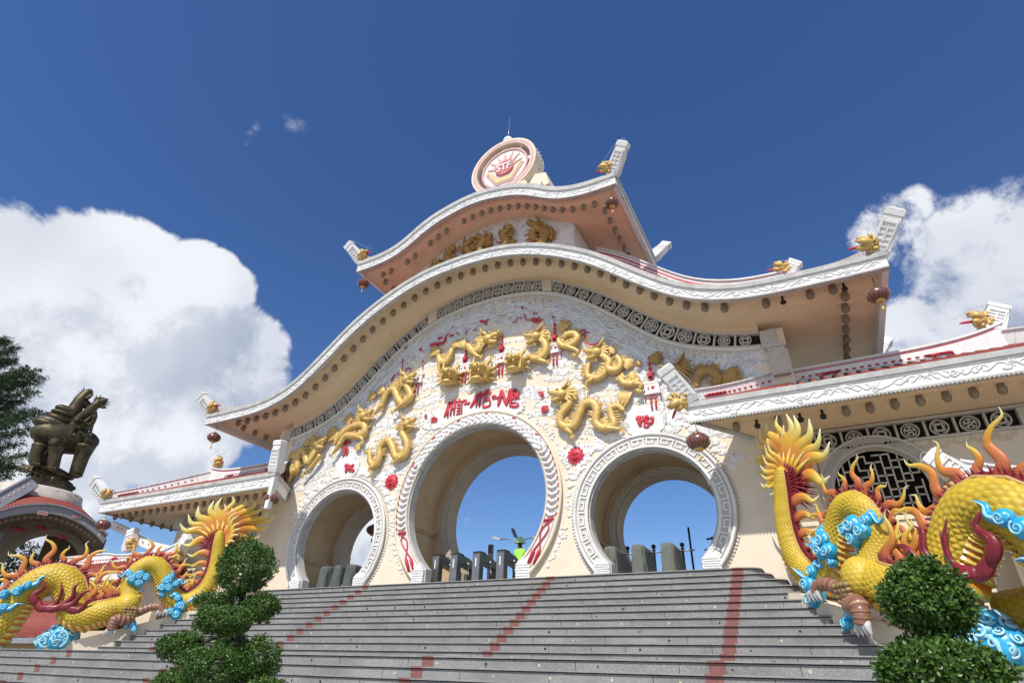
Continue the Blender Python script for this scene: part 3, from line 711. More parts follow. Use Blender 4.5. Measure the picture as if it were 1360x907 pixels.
for k in range(220):
    a = RNG.uniform(-.22*PI, 1.22*PI); r = RC+.62+abs(RNG.normal(0, .10)); x = r*math.cos(a); z = ZC+r*math.sin(a)
    if z < .2 or min(math.hypot(x-XS, z-ZS), math.hypot(x+XS, z-ZS)) < RS+.55: continue
    puff(cb, x, z, RNG.uniform(.025, .065), RNG.uniform(.015, .03), 0, 0, 6)
cb.build('cloud_relief', [M['white'], M['bluewhite']], GATE)

def zp(pts, u0, v0, s, y): return [P(u0+a/s, v0+b/s, y) for a, b in pts]
# ---- gilded dragons in high relief
def gold_dragon(zoom, path, rad, head=None, facing=1, legs=(), fins=(), tail=None, y=-.17, mt='gold'):
    u0, v0, s = zoom; mb = MB()
    C = np.array(zp(path, u0, v0, s, y)); sm = catmull(C, 6)
    n = len(sm); r = rad*np.interp(np.linspace(0, 1, n), [0, .12, .5, .9, 1], [.45, .8, 1.0, .9, .75])
    r = r*.86; ls_ = np.concatenate([[0], np.cumsum(np.linalg.norm(np.diff(sm, axis=0), axis=1))]); nn_ = int(ls_[-1]/.018); lq = np.linspace(0, ls_[-1], nn_)
    Cf = np.stack([np.interp(lq, ls_, sm[:, k_]) for k_ in range(3)], -1); rf = np.interp(lq, ls_, r); Tf, Nf, Bf = frames(Cf, EY); af = np.arange(40)*2*PI/40
    Af, Qf = np.meshgrid(af/(2*PI)*12, np.cumsum(np.gradient(lq)/(2*PI*rf/12*.8))); Hf = fish(Af, Qf); Rf = rf[:, None]*(.92+.20*Hf)
    mb.add((Cf[:, None, :]+Rf[:, :, None]*(np.cos(af)[None, :, None]*Bf[:, None, :]+.85*np.sin(af)[None, :, None]*Nf[:, None, :])).reshape(-1, 3), gridfaces(nn_, 40).tolist()+[list(range(40))[::-1], [(nn_-1)*40+i for i in range(40)]])
    T, N, B = frames(sm, EY)
    L = arclen(sm[:, 0], sm[:, 2])
    for q in np.arange(.08, L[-1], .085):            # dorsal spikes and rings of belly plates
        i = int(np.searchsorted(L, q)); i = min(i, n-1); up = B[i]*(1 if B[i][2] > 0 else -1)
        flame(mb, [sm[i]+up*r[i]*.8, sm[i]+up*(r[i]+.07)+T[i]*.03, sm[i]+up*(r[i]+.19)+T[i]*.05], .032, .5, up=EY, n=5, sm=2)
        ring = [sm[i]+(B[i]*math.cos(a)+N[i]*math.sin(a)*.8)*r[i]*1.04 for a in np.linspace(0, 2*PI, 9)]
        tube(mb, ring, .010, 4, cap=False)
    if head:
        h = P(u0+head[0]/s, v0+head[1]/s, y-.06); f = facing; k = rad/.15*head[2] if len(head) > 2 else rad/.15
        X = lambda a, b, c=0: h+np.array([a*f, c, b])*k
        ball(mb, h, np.array([.19, .15, .16])*k, 12, 9)
        tube(mb, [X(.05, .02), X(.22, .07, -.02), X(.36, .09, -.02)], np.array([.13, .10, .07])*k, 8, 3)      # upper jaw
        ball(mb, X(.38, .13, -.04), np.array([.06, .07, .05])*k, 8, 6)
        tube(mb, [X(.0, -.08), X(.18, -.15, -.02), X(.32, -.16, -.02)], np.array([.10, .07, .045])*k, 8, 3)    # lower jaw
        for dy in (-.09, .06): ball(mb, X(.10, .15, dy), .05*k, 7, 5); flame(mb, [X(-.05, .12, dy), X(-.22, .30, dy), X(-.30, .50, dy)], .045*k, .8, n=6, sm=3)
        for a in np.linspace(-.9, 1.0, 7):                                                                   # mane
            d = np.array([-math.cos(a)*f, -.05, math.sin(a)])*k
            flame(mb, [h+d*.12, h+d*.28+EZ*.03, h+d*RNG.uniform(.40, .55)-EZ*.04], .06*k, .5, up=EY, n=6, sm=3)
        for a in (.2, -.15): tube(mb, [X(.33, .1, -.03), X(.42, .25+a*.3, -.06), X(.25, .38+a, -.06), X(.12, .30+a, -.05)], .008, 4, 4)
        for q in range(4): flame(mb, [X(.06+.07*q, -.16), X(.03+.07*q, -.26), X(-.02+.07*q, -.33)], .03*k, .6, up=EY, n=5, sm=2)
        ball(mb, X(.22, -.03, -.02), np.array([.11, .06, .05])*k, 7, 5)
    for lg in legs:
        pts = np.array(zp(lg, u0, v0, s, y-.04))
        tube(mb, pts, np.linspace(rad*.62, rad*.28, len(pts)), 8, 4)
        e = pts[-1]; d = pts[-1]-pts[-2]; d /= np.linalg.norm(d)+1e-9
        for a in (-.7, 0, .7):
            c_, s_ = math.cos(a), math.sin(a); dd = np.array([d[0]*c_-d[2]*s_, 0, d[0]*s_+d[2]*c_])
            flame(mb, [e, e+dd*.10-EY*.03, e+dd*.17-EZ*.04], .032, .9, n=5, sm=2)
    for fn in fins:                                   # feathered tail or shoulder tufts
        b, e = np.array(P(u0+fn[0]/s, v0+fn[1]/s, y+.04)), np.array(P(u0+fn[2]/s, v0+fn[3]/s, y+.04)); d = e-b; pr = np.cross(d, EY)
        for q in np.linspace(-.42, .42, 8):
            w = pr*q; flame(mb, [b+w*.2, b+d*.5+w*.75-EY*.03, b+d*(1-.35*abs(q))+w*1.05], np.linalg.norm(d)*.12, .5, up=EY, n=6, sm=3)
    return mb.build('dragon_relief', M[mt], GATE)
zc_ = (370, 520, 6.8); zf = (470, 450, 8.0); zm = (560, 420, 8.244); zr = (640, 400, 8.5); zq = (720, 430, 5.669); ze = (820, 440, 5.67)
gold_dragon(zc_, [(95, 600), (160, 580), (120, 720), (165, 700), (185, 560), (230, 540), (265, 640), (310, 580), (340, 500)], .17, (350, 470), 1, [[(150, 700), (110, 760), (90, 810)], [(380, 570), (330, 640), (230, 745)]], [(140, 590, 95, 560), (280, 470, 230, 440)])
gold_dragon(zc_, [(500, 480), (560, 400), (640, 330), (720, 300), (775, 310), (770, 380), (700, 400), (610, 400), (560, 460)], .16, (770, 220), 1, [[(690, 400), (750, 420), (755, 450)], [(560, 460), (520, 520), (490, 560)]], [(540, 400, 425, 370), (690, 500, 750, 495), (660, 270, 600, 220)])
gold_dragon(zf, [(300, 720), (320, 650), (370, 560), (430, 545), (470, 640), (520, 690), (600, 620), (580, 540), (540, 480)], .16, (560, 430), 1, [[(520, 690), (470, 730), (430, 765)], [(300, 700), (250, 760), (215, 800)]], [(230, 610, 150, 590), (330, 560, 250, 540), (480, 520, 400, 460)])
gold_dragon(zc_, [(780, 550), (820, 550), (830, 640), (880, 660), (910, 600), (920, 500), (985, 440), (1030, 500), (1060, 590), (1140, 570), (1160, 470), (1120, 380), (1130, 320)], .145, (1160, 290), 1, [[(1100, 590), (1070, 620), (1045, 632)], [(860, 670), (820, 700), (835, 725)]], [(1120, 330, 1060, 300)])
gold_dragon(zm, [(330, 350), (310, 430), (260, 510), (200, 480), (190, 430)], .15, None, 1, [[(200, 480), (190, 560), (200, 600)]], [(200, 390, 80, 380), (250, 460, 320, 420), (330, 340, 430, 270)])
gold_dragon(zm, [(460, 350), (510, 330), (560, 390), (620, 370), (640, 300), (690, 270)], .17, (730, 250), 1, [[(560, 390), (600, 430), (640, 440)]], [(470, 340, 400, 260), (640, 280, 600, 220), (790, 210, 860, 170)])
gold_dragon(zr, [(530, 600), (560, 640), (640, 650), (710, 590), (720, 500), (680, 420)], .16, (610, 400), -1, [[(640, 660), (700, 680), (735, 685)]], [(690, 400, 790, 360), (690, 430, 760, 410)])
gold_dragon(zr, [(860, 420), (880, 480), (940, 510), (1030, 480), (1075, 420), (1040, 370), (960, 380), (930, 420)], .14, None, 1, [[(940, 510), (1040, 540), (1090, 580), (1060, 600)]], [(890, 340, 970, 200), (1040, 370, 1080, 310)])
gold_dragon(zq, [(560, 240), (590, 300), (560, 350), (500, 340), (500, 280), (440, 230)], .15, (410, 215), -1, [[(700, 440), (740, 460), (735, 495)]], [(600, 280, 690, 320), (480, 210, 560, 190), (560, 260, 620, 330)])
gold_dragon(zq, [(355, 290), (340, 350), (350, 400), (420, 410), (470, 370), (490, 310)], .13, None, 1, [[(380, 420), (340, 440), (330, 470)]], [(360, 330, 290, 330), (360, 400, 300, 350)])
gold_dragon(zq, [(580, 400), (620, 450), (690, 450), (730, 420)], .14, None, 1, [[(690, 450), (750, 460), (730, 490)]], [(640, 400, 720, 380), (620, 430, 560, 380)])
gold_dragon(zq, [(615, 655), (570, 620), (515, 640), (525, 700), (540, 760), (460, 785), (405, 740), (415, 650), (375, 595), (310, 615), (275, 700), (225, 775), (145, 760), (140, 690), (195, 620), (215, 580)], .155, (145, 530), -1, [[(180, 790), (215, 820), (225, 840)], [(480, 785), (560, 790), (595, 795)]], [(620, 610, 625, 490), (180, 540, 275, 500), (210, 560, 270, 540)])
gold_dragon(ze, [(600, 420), (600, 350), (640, 305), (700, 300), (745, 340), (750, 400)], .16, (440, 285), -1, [], [(770, 370, 960, 320), (480, 290, 560, 330), (240, 220, 350, 180), (640, 300, 600, 250), (720, 300, 750, 240), (180, 230, 130, 260)], mt='oldgold')
def mask_head(u, v, k=1.0, yaw=0.0):
    """open-mouthed dragon head looking straight out and down from the wall"""
    mb = MB(); h = P(u, v, -.25); s = .36*k
    X = lambda a, b, c: h+np.array([a*math.cos(yaw)-c*math.sin(yaw), c*math.cos(yaw)+a*math.sin(yaw), b])*s
    ball(mb, X(0, .15, .05), np.array([.95, .8, .75])*s, 14, 10)
    tube(mb, [X(0, .35, .1), X(0, .25, -.7), X(0, .1, -1.2)], np.array([.75, .72, .55])*s, 12, 3, up=EZ, flat=.5)
    tube(mb, [X(0, -.5, .3), X(0, -.75, -.4), X(0, -.8, -.95)], np.array([.6, .6, .42])*s, 12, 3, up=EZ, flat=.38)
    for sx in (-1, 1):
        obox(mb, X(sx*.62, -.25, .0), EX*.13*s, EY*.5*s, EZ*.5*s); ball(mb, X(sx*.4, .55, -.45), .2*s, 9, 7); ball(mb, X(sx*.25, .3, -1.15), .17*s, 8, 6)
        flame(mb, [X(sx*.4, .7, 0), X(sx*.75, 1.2, .1), X(sx*.7, 1.9, .1)], .2*s, .8, n=7, sm=4)
        flame(mb, [X(sx*.8, .2, .1), X(sx*1.3, .45, .15), X(sx*1.55, .95, .2)], .25*s, .5, n=7, sm=4)
        for q in (-.5, .0, .5): flame(mb, [X(sx*.8, q, .2), X(sx*1.15, q-.1, .2), X(sx*1.4, q-.3, .25)], .17*s, .5, n=6, sm=3)
        flame(mb, [X(sx*.35, -.05, -1.05), X(sx*.36, -.3, -1.1), X(sx*.36, -.5, -1.05)], .09*s, 1, n=6, sm=2)
    for q in np.linspace(-.6, .6, 7): flame(mb, [X(q, .6, -.2), X(q, .95, .0), X(q*1.2, 1.25, .1)], .14*s, .7, n=6, sm=3)
    ball(mb, X(0, -.35, -.2), np.array([.42, .6, .16])*s, 9, 6)
    return mb.build('dragon_head_relief', M['gold'], GATE)
mask_head(597, 501, 1.0, .25); mask_head(638, 496, 1.12, .1); mask_head(686, 483, 1.0, -.1)

# ---- red inscriptions on white cloud plaques
def plaque(cx, cz, w, h, slope=0.0, y=-.05, n=22, name='cloud_plaque', parent=GATE, curve=0.0):
    mb = MB(); a = np.linspace(0, 2*PI, 160, endpoint=False); pts = []
    for t in a:
        k = 1+.055*abs(math.sin(t*n/2)); x = w*k*math.cos(t)*(1-.08*math.cos(2*t)); pts.append((cx+x, cz+h*k*math.sin(t)+slope*x-curve*x*x))
    prism(mb, pts, y, 0.002)
    for q in range(int(w*16)):
        t = RNG.uniform(0, 2*PI); x = w*.86*math.cos(t); spiral(mb, (cx+x, y-.004, cz+h*.86*math.sin(t)+slope*x-curve*x*x), RNG.uniform(.05, .09), EX, EZ, .012, 1.3, pts=12, n=4)
    return mb.build(name, M['white'], parent)
def strokes(lst, u0, v0, s, y=-.075, name='inscription', parent=GATE, mt='red'):
    mb = MB()
    for st in lst:
        w = st[0]; pts = np.array(zp(st[1], u0, v0, s, y)); m_per = np.linalg.norm(P(u0+10, v0, y)-P(u0, v0, y))/10/s
        c = catmull(pts, 5) if len(pts) > 2 else pts; n = len(c)
        tube(mb, c, w*m_per*.52*np.interp(np.linspace(0, 1, n), [0, .2, .7, 1], [.9, 1.05, .95, .55]), 6, 0, up=EY, flat=.35)
    return mb.build(name, M[mt], parent)
c = P(628, 543, 0); plaque(c[0]-.02, c[2]+.0, 2.05, .44, 0.0, -.05, 26, curve=.075)
Z1 = (560, 490, 7.556)
strokes([(26, [(280, 330), (252, 420), (226, 482)]), (20, [(268, 385), (260, 490)]), (22, [(306, 325), (288, 470)]), (22, [(336, 305), (322, 462)]), (16, [(345, 375), (300, 410)]),
         (16, [(345, 330), (425, 316)]), (14, [(352, 362), (412, 350)]), (14, [(352, 392), (408, 382)]), (14, [(350, 424), (406, 412)]), (16, [(346, 455), (410, 440)]), (18, [(378, 296), (372, 452)]), (14, [(402, 328), (400, 442)]),
         (16, [(408, 330), (438, 312), (456, 345), (486, 328)]), (14, [(424, 352), (480, 350)])], *Z1)
strokes([(28, [(572, 245), (530, 320), (488, 386)]), (20, [(556, 300), (546, 386)]), (24, [(592, 228), (578, 382)]), (16, [(604, 268), (588, 305)]), (20, [(656, 208), (632, 238), (606, 254)]), (20, [(656, 208), (680, 232), (702, 244)]),
         (14, [(612, 268), (690, 260)]), (14, [(614, 293), (686, 286)]), (16, [(652, 240), (650, 325)]), (14, [(620, 318), (682, 312), (676, 368), (620, 372), (620, 318)]), (18, [(608, 382), (650, 378), (694, 358)]),
         (16, [(702, 288), (730, 266), (752, 292), (786, 262)]), (14, [(712, 300), (770, 284)])], *Z1)
strokes([(28, [(806, 208), (786, 290), (766, 372)]), (26, [(800, 215), (826, 290), (852, 366)]), (26, [(892, 194), (872, 280), (848, 366)]), (22, [(930, 200), (902, 250), (890, 330), (898, 374)]), (22, [(930, 200), (962, 250), (962, 300)]),
         (16, [(890, 302), (962, 300)]), (20, [(925, 244), (948, 268), (925, 290), (902, 268), (925, 244)]), (20, [(880, 366), (930, 376), (964, 366), (956, 336)]), (16, [(902, 336), (948, 334)])], *Z1)
for pl in ([(48, 450), (36, 480), (46, 500)], [(95, 500), (125, 490), (150, 500), (125, 515), (95, 530), (155, 525)], [(1170, 238), (1200, 232), (1215, 255), (1195, 275), (1205, 255)], [(1210, 380), (1262, 375), (1205, 400), (1265, 400), (1210, 430), (1240, 380), (1240, 440)]):
    strokes([(17, pl)], *Z1, name='seal_mark')
c = P(463, 621, 0); plaque(c[0], c[2]+.03, .55, .42, 0, -.05, 14)
strokes([(70, [(400, 425), (470, 395), (520, 405)]), (60, [(440, 420), (425, 630)]), (50, [(470, 440), (500, 500), (440, 620)]), (60, [(540, 400), (550, 620)]), (60, [(560, 400), (640, 600)]), (60, [(670, 360), (600, 480), (670, 560), (590, 600)])], 440, 600, 22.67)
c = P(855, 560, 0); plaque(c[0]+.05, c[2]+.02, .62, .46, 0, -.05, 14)
strokes([(20, [(710, 720), (730, 700), (728, 740), (745, 770)]), (16, [(735, 770), (755, 690)]), (18, [(785, 690), (765, 720), (750, 730)]), (18, [(785, 690), (805, 715)]), (14, [(770, 725), (800, 722)]), (14, [(770, 742), (800, 740), (798, 770), (770, 772), (770, 742)]), (16, [(812, 710), (832, 708), (822, 750), (815, 740)])], *zq)

# ---- red sun discs
for u, v in ((519.3, 639.4), (764.4, 604.7)):
    c = P(u, v, -.05); mb = MB(); lathe_pts = [(.0, .0)]
    a = np.arange(24)*2*PI/24; ra = np.where(np.arange(24) % 2 == 0, .275, .215)
    prism(mb, [(c[0]+r*math.cos(t), c[2]+r*math.sin(t)) for r, t in zip(ra, a)], -.06, .002)
    ball(mb, c+EY*.01, (.21, .07, .21), 16, 8)
    for dx in (-.07, .07): ball(mb, c+np.array([dx, -.065, .05]), .03, 7, 5)
    flame(mb, [c+np.array([0, -.06, .05]), c+np.array([0, -.09, -.0]), c+np.array([0, -.07, -.03])], .025, 1, n=5, sm=2)
    tube(mb, [c+np.array([-.08, -.055, -.07]), c+np.array([0, -.07, -.10]), c+np.array([.08, -.055, -.07])], .018, 5, 3)
    mb.build('sun_face', M['red'], GATE)

# ---- lanterns in relief, white with red tassels
def lantern_relief(u, v, h=1.0, star=True):
    c = P(u, v, -.06); mb = MB(); q = .30*h
    for sx in (-1, 1):
        tube(mb, [c+np.array([sx*q*.75, 0, -.05]), c+np.array([sx*q*.75, 0, -.42*h])], .014, 5, mi=1)
        tube(mb, [c+np.array([sx*.055, 0, -.26*h]), c+np.array([sx*.06, -.01, -.40*h]), c+np.array([sx*.06, 0, -.42*h]), c+np.array([sx*.06, 0, -.68*h])], [.010, .012, .030, .026], 6, mi=1)
        ball(mb, c+np.array([sx*.07, -.01, -.33*h]), (.05, .03, .03), 6, 5, 1)
    obox(mb, c+EY*.02, EX*q*.72, EZ*q*.52, EY*.05, 0); obox(mb, c+EZ*q*.55+EY*.02, EX*q*.95, EZ*.03, EY*.06, 0); obox(mb, c-EZ*q*.55+EY*.02, EX*q*.8, EZ*.03, EY*.06, 0)
    tube(mb, [c+np.array([-.10, -.03, .03]), c+np.array([-.10, -.03, -.05])], .018, 5, mi=1); ball(mb, c+np.array([.03, -.03, 0]), (.055, .02, .055), 7, 5, 1)
    for k in range(4): ball(mb, c+np.array([(-.09+.06*k), -.02, -.22*h]), (.02, .02, .04), 5, 4, 1)
    if star:
        tube(mb, [c+EZ*.2, c+EZ*1.05*h], .016, 5, mi=1)
        a = np.arange(10)*PI/5+PI/2; ra = np.where(np.arange(10) % 2 == 0, .12, .05); s0 = c+EZ*.42*h
        prism(mb, [(s0[0]+r*math.cos(t), s0[2]+r*math.sin(t)) for r, t in zip(ra, a)], -.14, -.02, 1)
        for z in (.62, .78, .95): ball(mb, c+EZ*z*h, (.055, .04, .05), 6, 5, 1)
        for sx in (-1, 1): tube(mb, [c+EZ*.36*h, c+np.array([sx*.06, 0, .22*h])], .016, 5, mi=1)
    mb.build('lantern_relief', [M['white'], M['red']], GATE)
for u, v, h, st in ((555, 503, .9, False), (617, 489, .9, True), (665.5, 476, .95, True), (737, 462, .95, True), (866, 515, 1.0, True)): lantern_relief(u, v, h, st)
for st_ in [(14, [(540, 92), (555, 90), (548, 112)]), (10, [(520, 215), (512, 330)]), (10, [(735, 220), (728, 320)]), (12, [(690, 110), (735, 125)]), (12, [(712, 90), (706, 135)]), (14, [(395, 450), (425, 390), (440, 378)]), (12, [(460, 360), (480, 382)]), (10, [(540, 340), (570, 310), (600, 318), (596, 350)])]:
    strokes([st_], *zf, name='red_ribbon')
for st_ in [(22, [(90, 320), (150, 300), (240, 285), (265, 220), (300, 185)]), (20, [(120, 340), (180, 315)]), (26, [(175, 245), (225, 228)]), (26, [(305, 215), (350, 205)]), (20, [(640, 50), (690, 60), (740, 30)]), (18, [(690, 90), (720, 75)]), (14, [(480, 200), (500, 150)]), (12, [(380, 180), (410, 200)]), (14, [(330, 120), (345, 95)]), (12, [(560, 160), (600, 130)])]:
    strokes([st_], *zm, name='red_ribbon')
for st_ in [(20, [(560, 200), (620, 200), (660, 180)]), (22, [(560, 210), (620, 230), (690, 205)]), (12, [(480, 140), (500, 210), (550, 205)]), (12, [(575, 140), (630, 130)]), (12, [(345, 235), (380, 230), (405, 165)]), (14, [(425, 190), (455, 185)]), (10, [(785, 185), (830, 182)]), (10, [(805, 165), (808, 205)]), (14, [(1110, 350), (1150, 320), (1170, 350), (1215, 350)]), (12, [(1120, 370), (1165, 380), (1150, 440)]), (12, [(1150, 460), (1220, 490), (1320, 470), (1350, 450)]), (14, [(440, 65), (465, 80), (445, 90)])]:
    strokes([st_], *zr, name='red_ribbon')
for st_ in [(22, [(590, 470), (650, 455)]), (14, [(600, 490), (590, 560), (580, 590)]), (14, [(622, 500), (615, 580)])]:
    strokes([st_], *zc_, name='red_ribbon')
# ------------------------------------------------------------------ roofs
def norm_off(xs, zs, d):
    """upper edge of a band of thickness d square to the curve, as heights over xs (allow the ends to stay upright)"""
    sl = np.gradient(zs, xs); return zs+d*np.sqrt(1+sl*sl)
def carve(mb, xs, zs, h, y, mi=0, n=None, sgn=1):
    """wavy raised lines and cloud curls carved on a fascia"""
    al_ = arclen(xs, zs); L = al_[-1]; q = 0.0; k = 0
    while q < L-.4:
        ln = RNG.uniform(.28, .55); ss = np.linspace(q, min(q+ln, L-.02), 7)
        x = np.interp(ss, al_, xs); z = np.interp(ss, al_, zs)+h*(.5+.22*np.sin(np.linspace(0, 2*PI, 7)+k))
        tube(mb, np.stack([x, np.full(7, y), z], -1), [.006, .016, .019, .016, .019, .016, .006], 5, 2, mi=mi)
        if k % 2 == 0: spiral(mb, (x[3], y-.01, z[3]+RNG.uniform(-.04, .06)), .085, EX*(1 if k % 4 else -1), EZ, .011, 1.3, mi, pts=12, n=4)
        if k % 3 == 0: ball(mb, (x[1], y, z[1]+RNG.uniform(-.08, .08)), (.09, .018, .05), 7, 4, mi)
        q += ln*.62; k += 1
def tablet(parent, base, d, length=1.35, w=.50, th=.34, head=True, face=(0, -1, 0), side=1):
    """leaning carved finial slab with a gilded dragon head at its foot"""
    base = np.asarray(base, float); d = np.asarray(d, float); d /= np.linalg.norm(d); f = np.asarray(face, float); f -= d*(f@d); f /= np.linalg.norm(f); w_ = np.cross(d, f)
    mb = MB(); prof = [(0, .85), (.12, 1.0), (.5, .92), (.82, .80), (.84, .92), (.97, .88), (1.0, .55)]; V = []
    for q, k in prof:
        for sx, sy in ((-1, -1), (1, -1), (1, 1), (-1, 1)): V.append(base+d*length*q+w_*w/2*k*sx+f*th/2*sy*k)
    mb.add(V, gridfaces(len(prof), 4).tolist()+[[3, 2, 1, 0], [len(V)-4, len(V)-3, len(V)-2, len(V)-1]], None, 0, False)
    for sf in (-1, 1):                                       # raised key pattern on both broad faces
        o = f*(th/2*.93+.012)*sf
        for q in (.2, .32, .44, .56, .68): obox(mb, base+d*length*q+o+w_*w*.02*(-1)**int(q*25), w_*w*.30, d*.022, f*.012, 0)
        for sx in (-.33, .33): obox(mb, base+d*length*.44+o+w_*w*sx, w_*.018, d*length*.30, f*.0095, 0)
        obox(mb, base+d*length*.44+o, w_*.02, d*length*.16, f*.0145, 0)
    sb = mb.build('finial_tablet', M['white'], parent)
    if head:
        g = MB(); inw = w_*side; c = base+inw*(w*.48)+d*.20+f*.02
        ball(g, c, .17, 10, 8); ball(g, c+f*.12-d*.05, (.12, .12, .12), 9, 7)
        tube(g, [c+f*.08+d*.02, c+f*.20+inw*.08, c+f*.20+inw*.20], [.12, .10, .07], 8, 3); tube(g, [c+f*.08-d*.10, c+f*.17+inw*.06-d*.14, c+f*.16+inw*.16-d*.16], [.09, .07, .05], 8, 3)
        for q in (-1, 1): ball(g, c+f*.16+d*.10+inw*.07*q, .045, 7, 5)
        for k in range(16):
            a = RNG.uniform(0, 2*PI); e = inw*math.cos(a)*RNG.uniform(.12, .22)+d*math.sin(a)*RNG.uniform(.10, .2)
            tube(g, [c+e*.6+f*.05, c+e*1.1+f*.14, c+e*1.35+f*.04+inw*.05], [.06, .055, .02], 6, 3)
        g.build('gilded_head', M['gold'], sb)
        r = MB(); tube(r, [c+inw*.16-d*.10+f*.06, c+inw*.32-d*.20+f*.06, c+inw*.38-d*.24+f*.05], [.035, .03, .012], 6, 3); r.build('red_flame', M['red'], sb)
        wr = MB(); tube(wr, [base-w_*side*w*.5, base+d*length*.55-w_*side*(w*.62), base+d*length*1.06, base+d*length*.9+w_*side*w*.6, base+d*.45+w_*side*w*1.1, base+w_*side*w*1.5+d*.1], .006, 4, 4); wr.build('lightning_wire', M['lip'], sb)
    return sb
def tiles_ruled(mb, A, B, rows=10, mi=0):
    """tiled slope between eave line A and ridge line B, with rounded ribs running up it"""
    A, B = np.asarray(A), np.asarray(B); n = len(A); V = []
    for t in np.linspace(0, 1, rows): V += list(A*(1-t)+B*t)
    mb.add(V, gridfaces(rows, n, False), None, mi, False)
    for i in range(0, n):
        tube(mb, [A[i]+EZ*.03, A[i]*.5+B[i]*.5+EZ*.03, B[i]+EZ*.03], .055, 6, mi=mi)

def resamp(xs, zs, step):
    a = arclen(xs, zs); s = np.linspace(0, a[-1], max(2, int(a[-1]/step)+1)); return np.interp(s, a, xs), np.interp(s, a, zs)

def big_roof(xs, zs, yf, yb, h, xe, sof_mat, ridge_rise, ridge_x, parent, lip=.13, drum=None, tilt=1.0):
    zt = norm_off(xs, zs, h-lip)
    zt2 = norm_off(xs, zs, h)
    rx, _ = resamp(xs, zs, .22); rz = np.interp(rx, xs, zs); rt = np.interp(rx, xs, zt); r2 = np.interp(rx, xs, zt2)
    for y0, y1, nm in ((yf, yf+.16, 'front'), (yb-.16, yb, 'back')):
        mb = MB(); strip(mb, rx, rz, rt, y0, y1, 0); strip(mb, rx, rz-.028, rz+.012, y0-.015 if nm == 'front' else y0+.01, y1-.02 if nm == 'front' else y1+.015, 1)
        strip(mb, rx, rt-.035, rt+.0, y0-.02 if nm == 'front' else y0+.02, y1-.03 if nm == 'front' else y1+.02, 0)
        carve(mb, rx, rz+.01, h-lip, y0-.005 if nm == 'front' else y1+.005, 0)
        mb.build('fascia', [M['fascia'], M['lip']], parent)
        mb = MB(); strip(mb, rx, rt+.002, r2, y0-.06 if nm == 'front' else y0-.05, y1+.05 if nm == 'front' else y1+.06, 0)
        mb.build('roof_lip', M['lip'], parent)
    for s in (-1, 1):   # end fascias
        mb = MB(); x = s*xe; box(mb, min(x, x-s*.14), max(x, x-s*.14), yf+.165, yb-.165, zs[-1]-.02, zs[-1]+h-lip); box(mb, min(x+s*.05, x-s*.18), max(x+s*.05, x-s*.18), yf+.22, yb-.22, zs[-1]+h-lip+.003, zs[-1]+h-.003, 1)
        mb.build('end_fascia', [M['fascia'], M['lip']], parent)
    sx_, sz_ = resamp(xs, zs, .3)
    mb = MB(); so_ = .24 if xe > 8 else .02; strip(mb, sx_, sz_+so_, sz_+so_+.1, yf+.155, yb-.155, 0, True)
    mb.build('soffit', sof_mat, parent)
    ym = (yf+yb)/2; mb = MB()
    ex, _ = resamp(xs, zs, .30); ez = np.interp(ex, xs, zt2)
    A = np.stack([ex*.995, np.full(len(ex), yf+.08), ez-.02], -1); Bx = np.clip(ex, -ridge_x, ridge_x)
    Bz = np.interp(Bx, xs, zt2)*tilt+ridge_rise+(1-tilt)*zt2[-1]
    B = np.stack([Bx, np.full(len(ex), ym), Bz], -1)
    tiles_ruled(mb, A, B); A2 = A.copy(); A2[:, 1] = yb-.08; tiles_ruled(mb, A2, B)
    mb.build('roof_tiles', M['tile'], parent)
    mb = MB(); bx = np.linspace(-ridge_x, ridge_x, 61); bz = np.interp(bx, xs, zt2)*tilt+ridge_rise+(1-tilt)*zt2[-1]
    for sgn in ((-1, 1) if drum else (0,)):
        mb = MB()
        kk = (np.sign(bx) == sgn) & (np.abs(bx) > drum) if drum else np.ones(len(bx), bool)
        strip(mb, bx[kk], bz[kk]-.1, bz[kk]+.30, ym-.13, ym+.13, 0); strip(mb, bx[kk], bz[kk]+.302, bz[kk]+.36, ym-.18, ym+.18, 0); strip(mb, bx[kk], bz[kk]+.10, bz[kk]+.17, ym-.14, ym+.14, 1)
        mb.build('ridge_wall', [M['white'], M['red']], parent)
    for s in (-1, 1):
        for yy in (yf, yb):
            mb = MB(); a = np.array([s*(xe-.12), yy+(.12 if yy == yf else -.12), zt2[-1]+.02]); b = np.array([s*ridge_x, ym, bz[-1]])
            pts = [a, a*.6+b*.4-EZ*.12, b]; c = catmull(pts, 8)
            for p0, p1 in zip(c[:-1], c[1:]):
                dd = p1-p0; L = np.linalg.norm(dd); dd /= L; side_ = np.cross(dd, EZ); side_ /= np.linalg.norm(side_); u_ = np.cross(side_, dd)
                obox(mb, (p0+p1)/2+u_*.1, dd*(L/2+.01), side_*.10, u_*.14, 0)
            mb.build('hip_ridge', M['white'], parent)
            dv = np.array([s*.62, -.42 if yy == yf else .42, .85])
            tablet(parent, a+np.array([s*-.02, 0, .02]), dv, 1.15 if xe > 8 else 1.2, .46, .3, True, (s*.15, -1, 0) if yy == yf else (s*.15, 1, 0), side=(1 if (s < 0) == (yy == yf) else -1)*1)
        tablet(parent, (s*(ridge_x-.05), ym, bz[-1]+.2), np.array([s*.7, 0, .8]), .62 if xe > 8 else .5, .44, .3, True, (0, -1, 0), side=1 if s < 0 else -1)
big_roof(fx, fz, -1.75, 4.15, .40, 11.84, [M['soffit']], 1.75, 9.9, GATE, drum=3.7)
big_roof(tx, tz, -1.39, 3.75, .48, 5.57, [M['peach']], 1.5, 3.9, GATE, lip=.18)

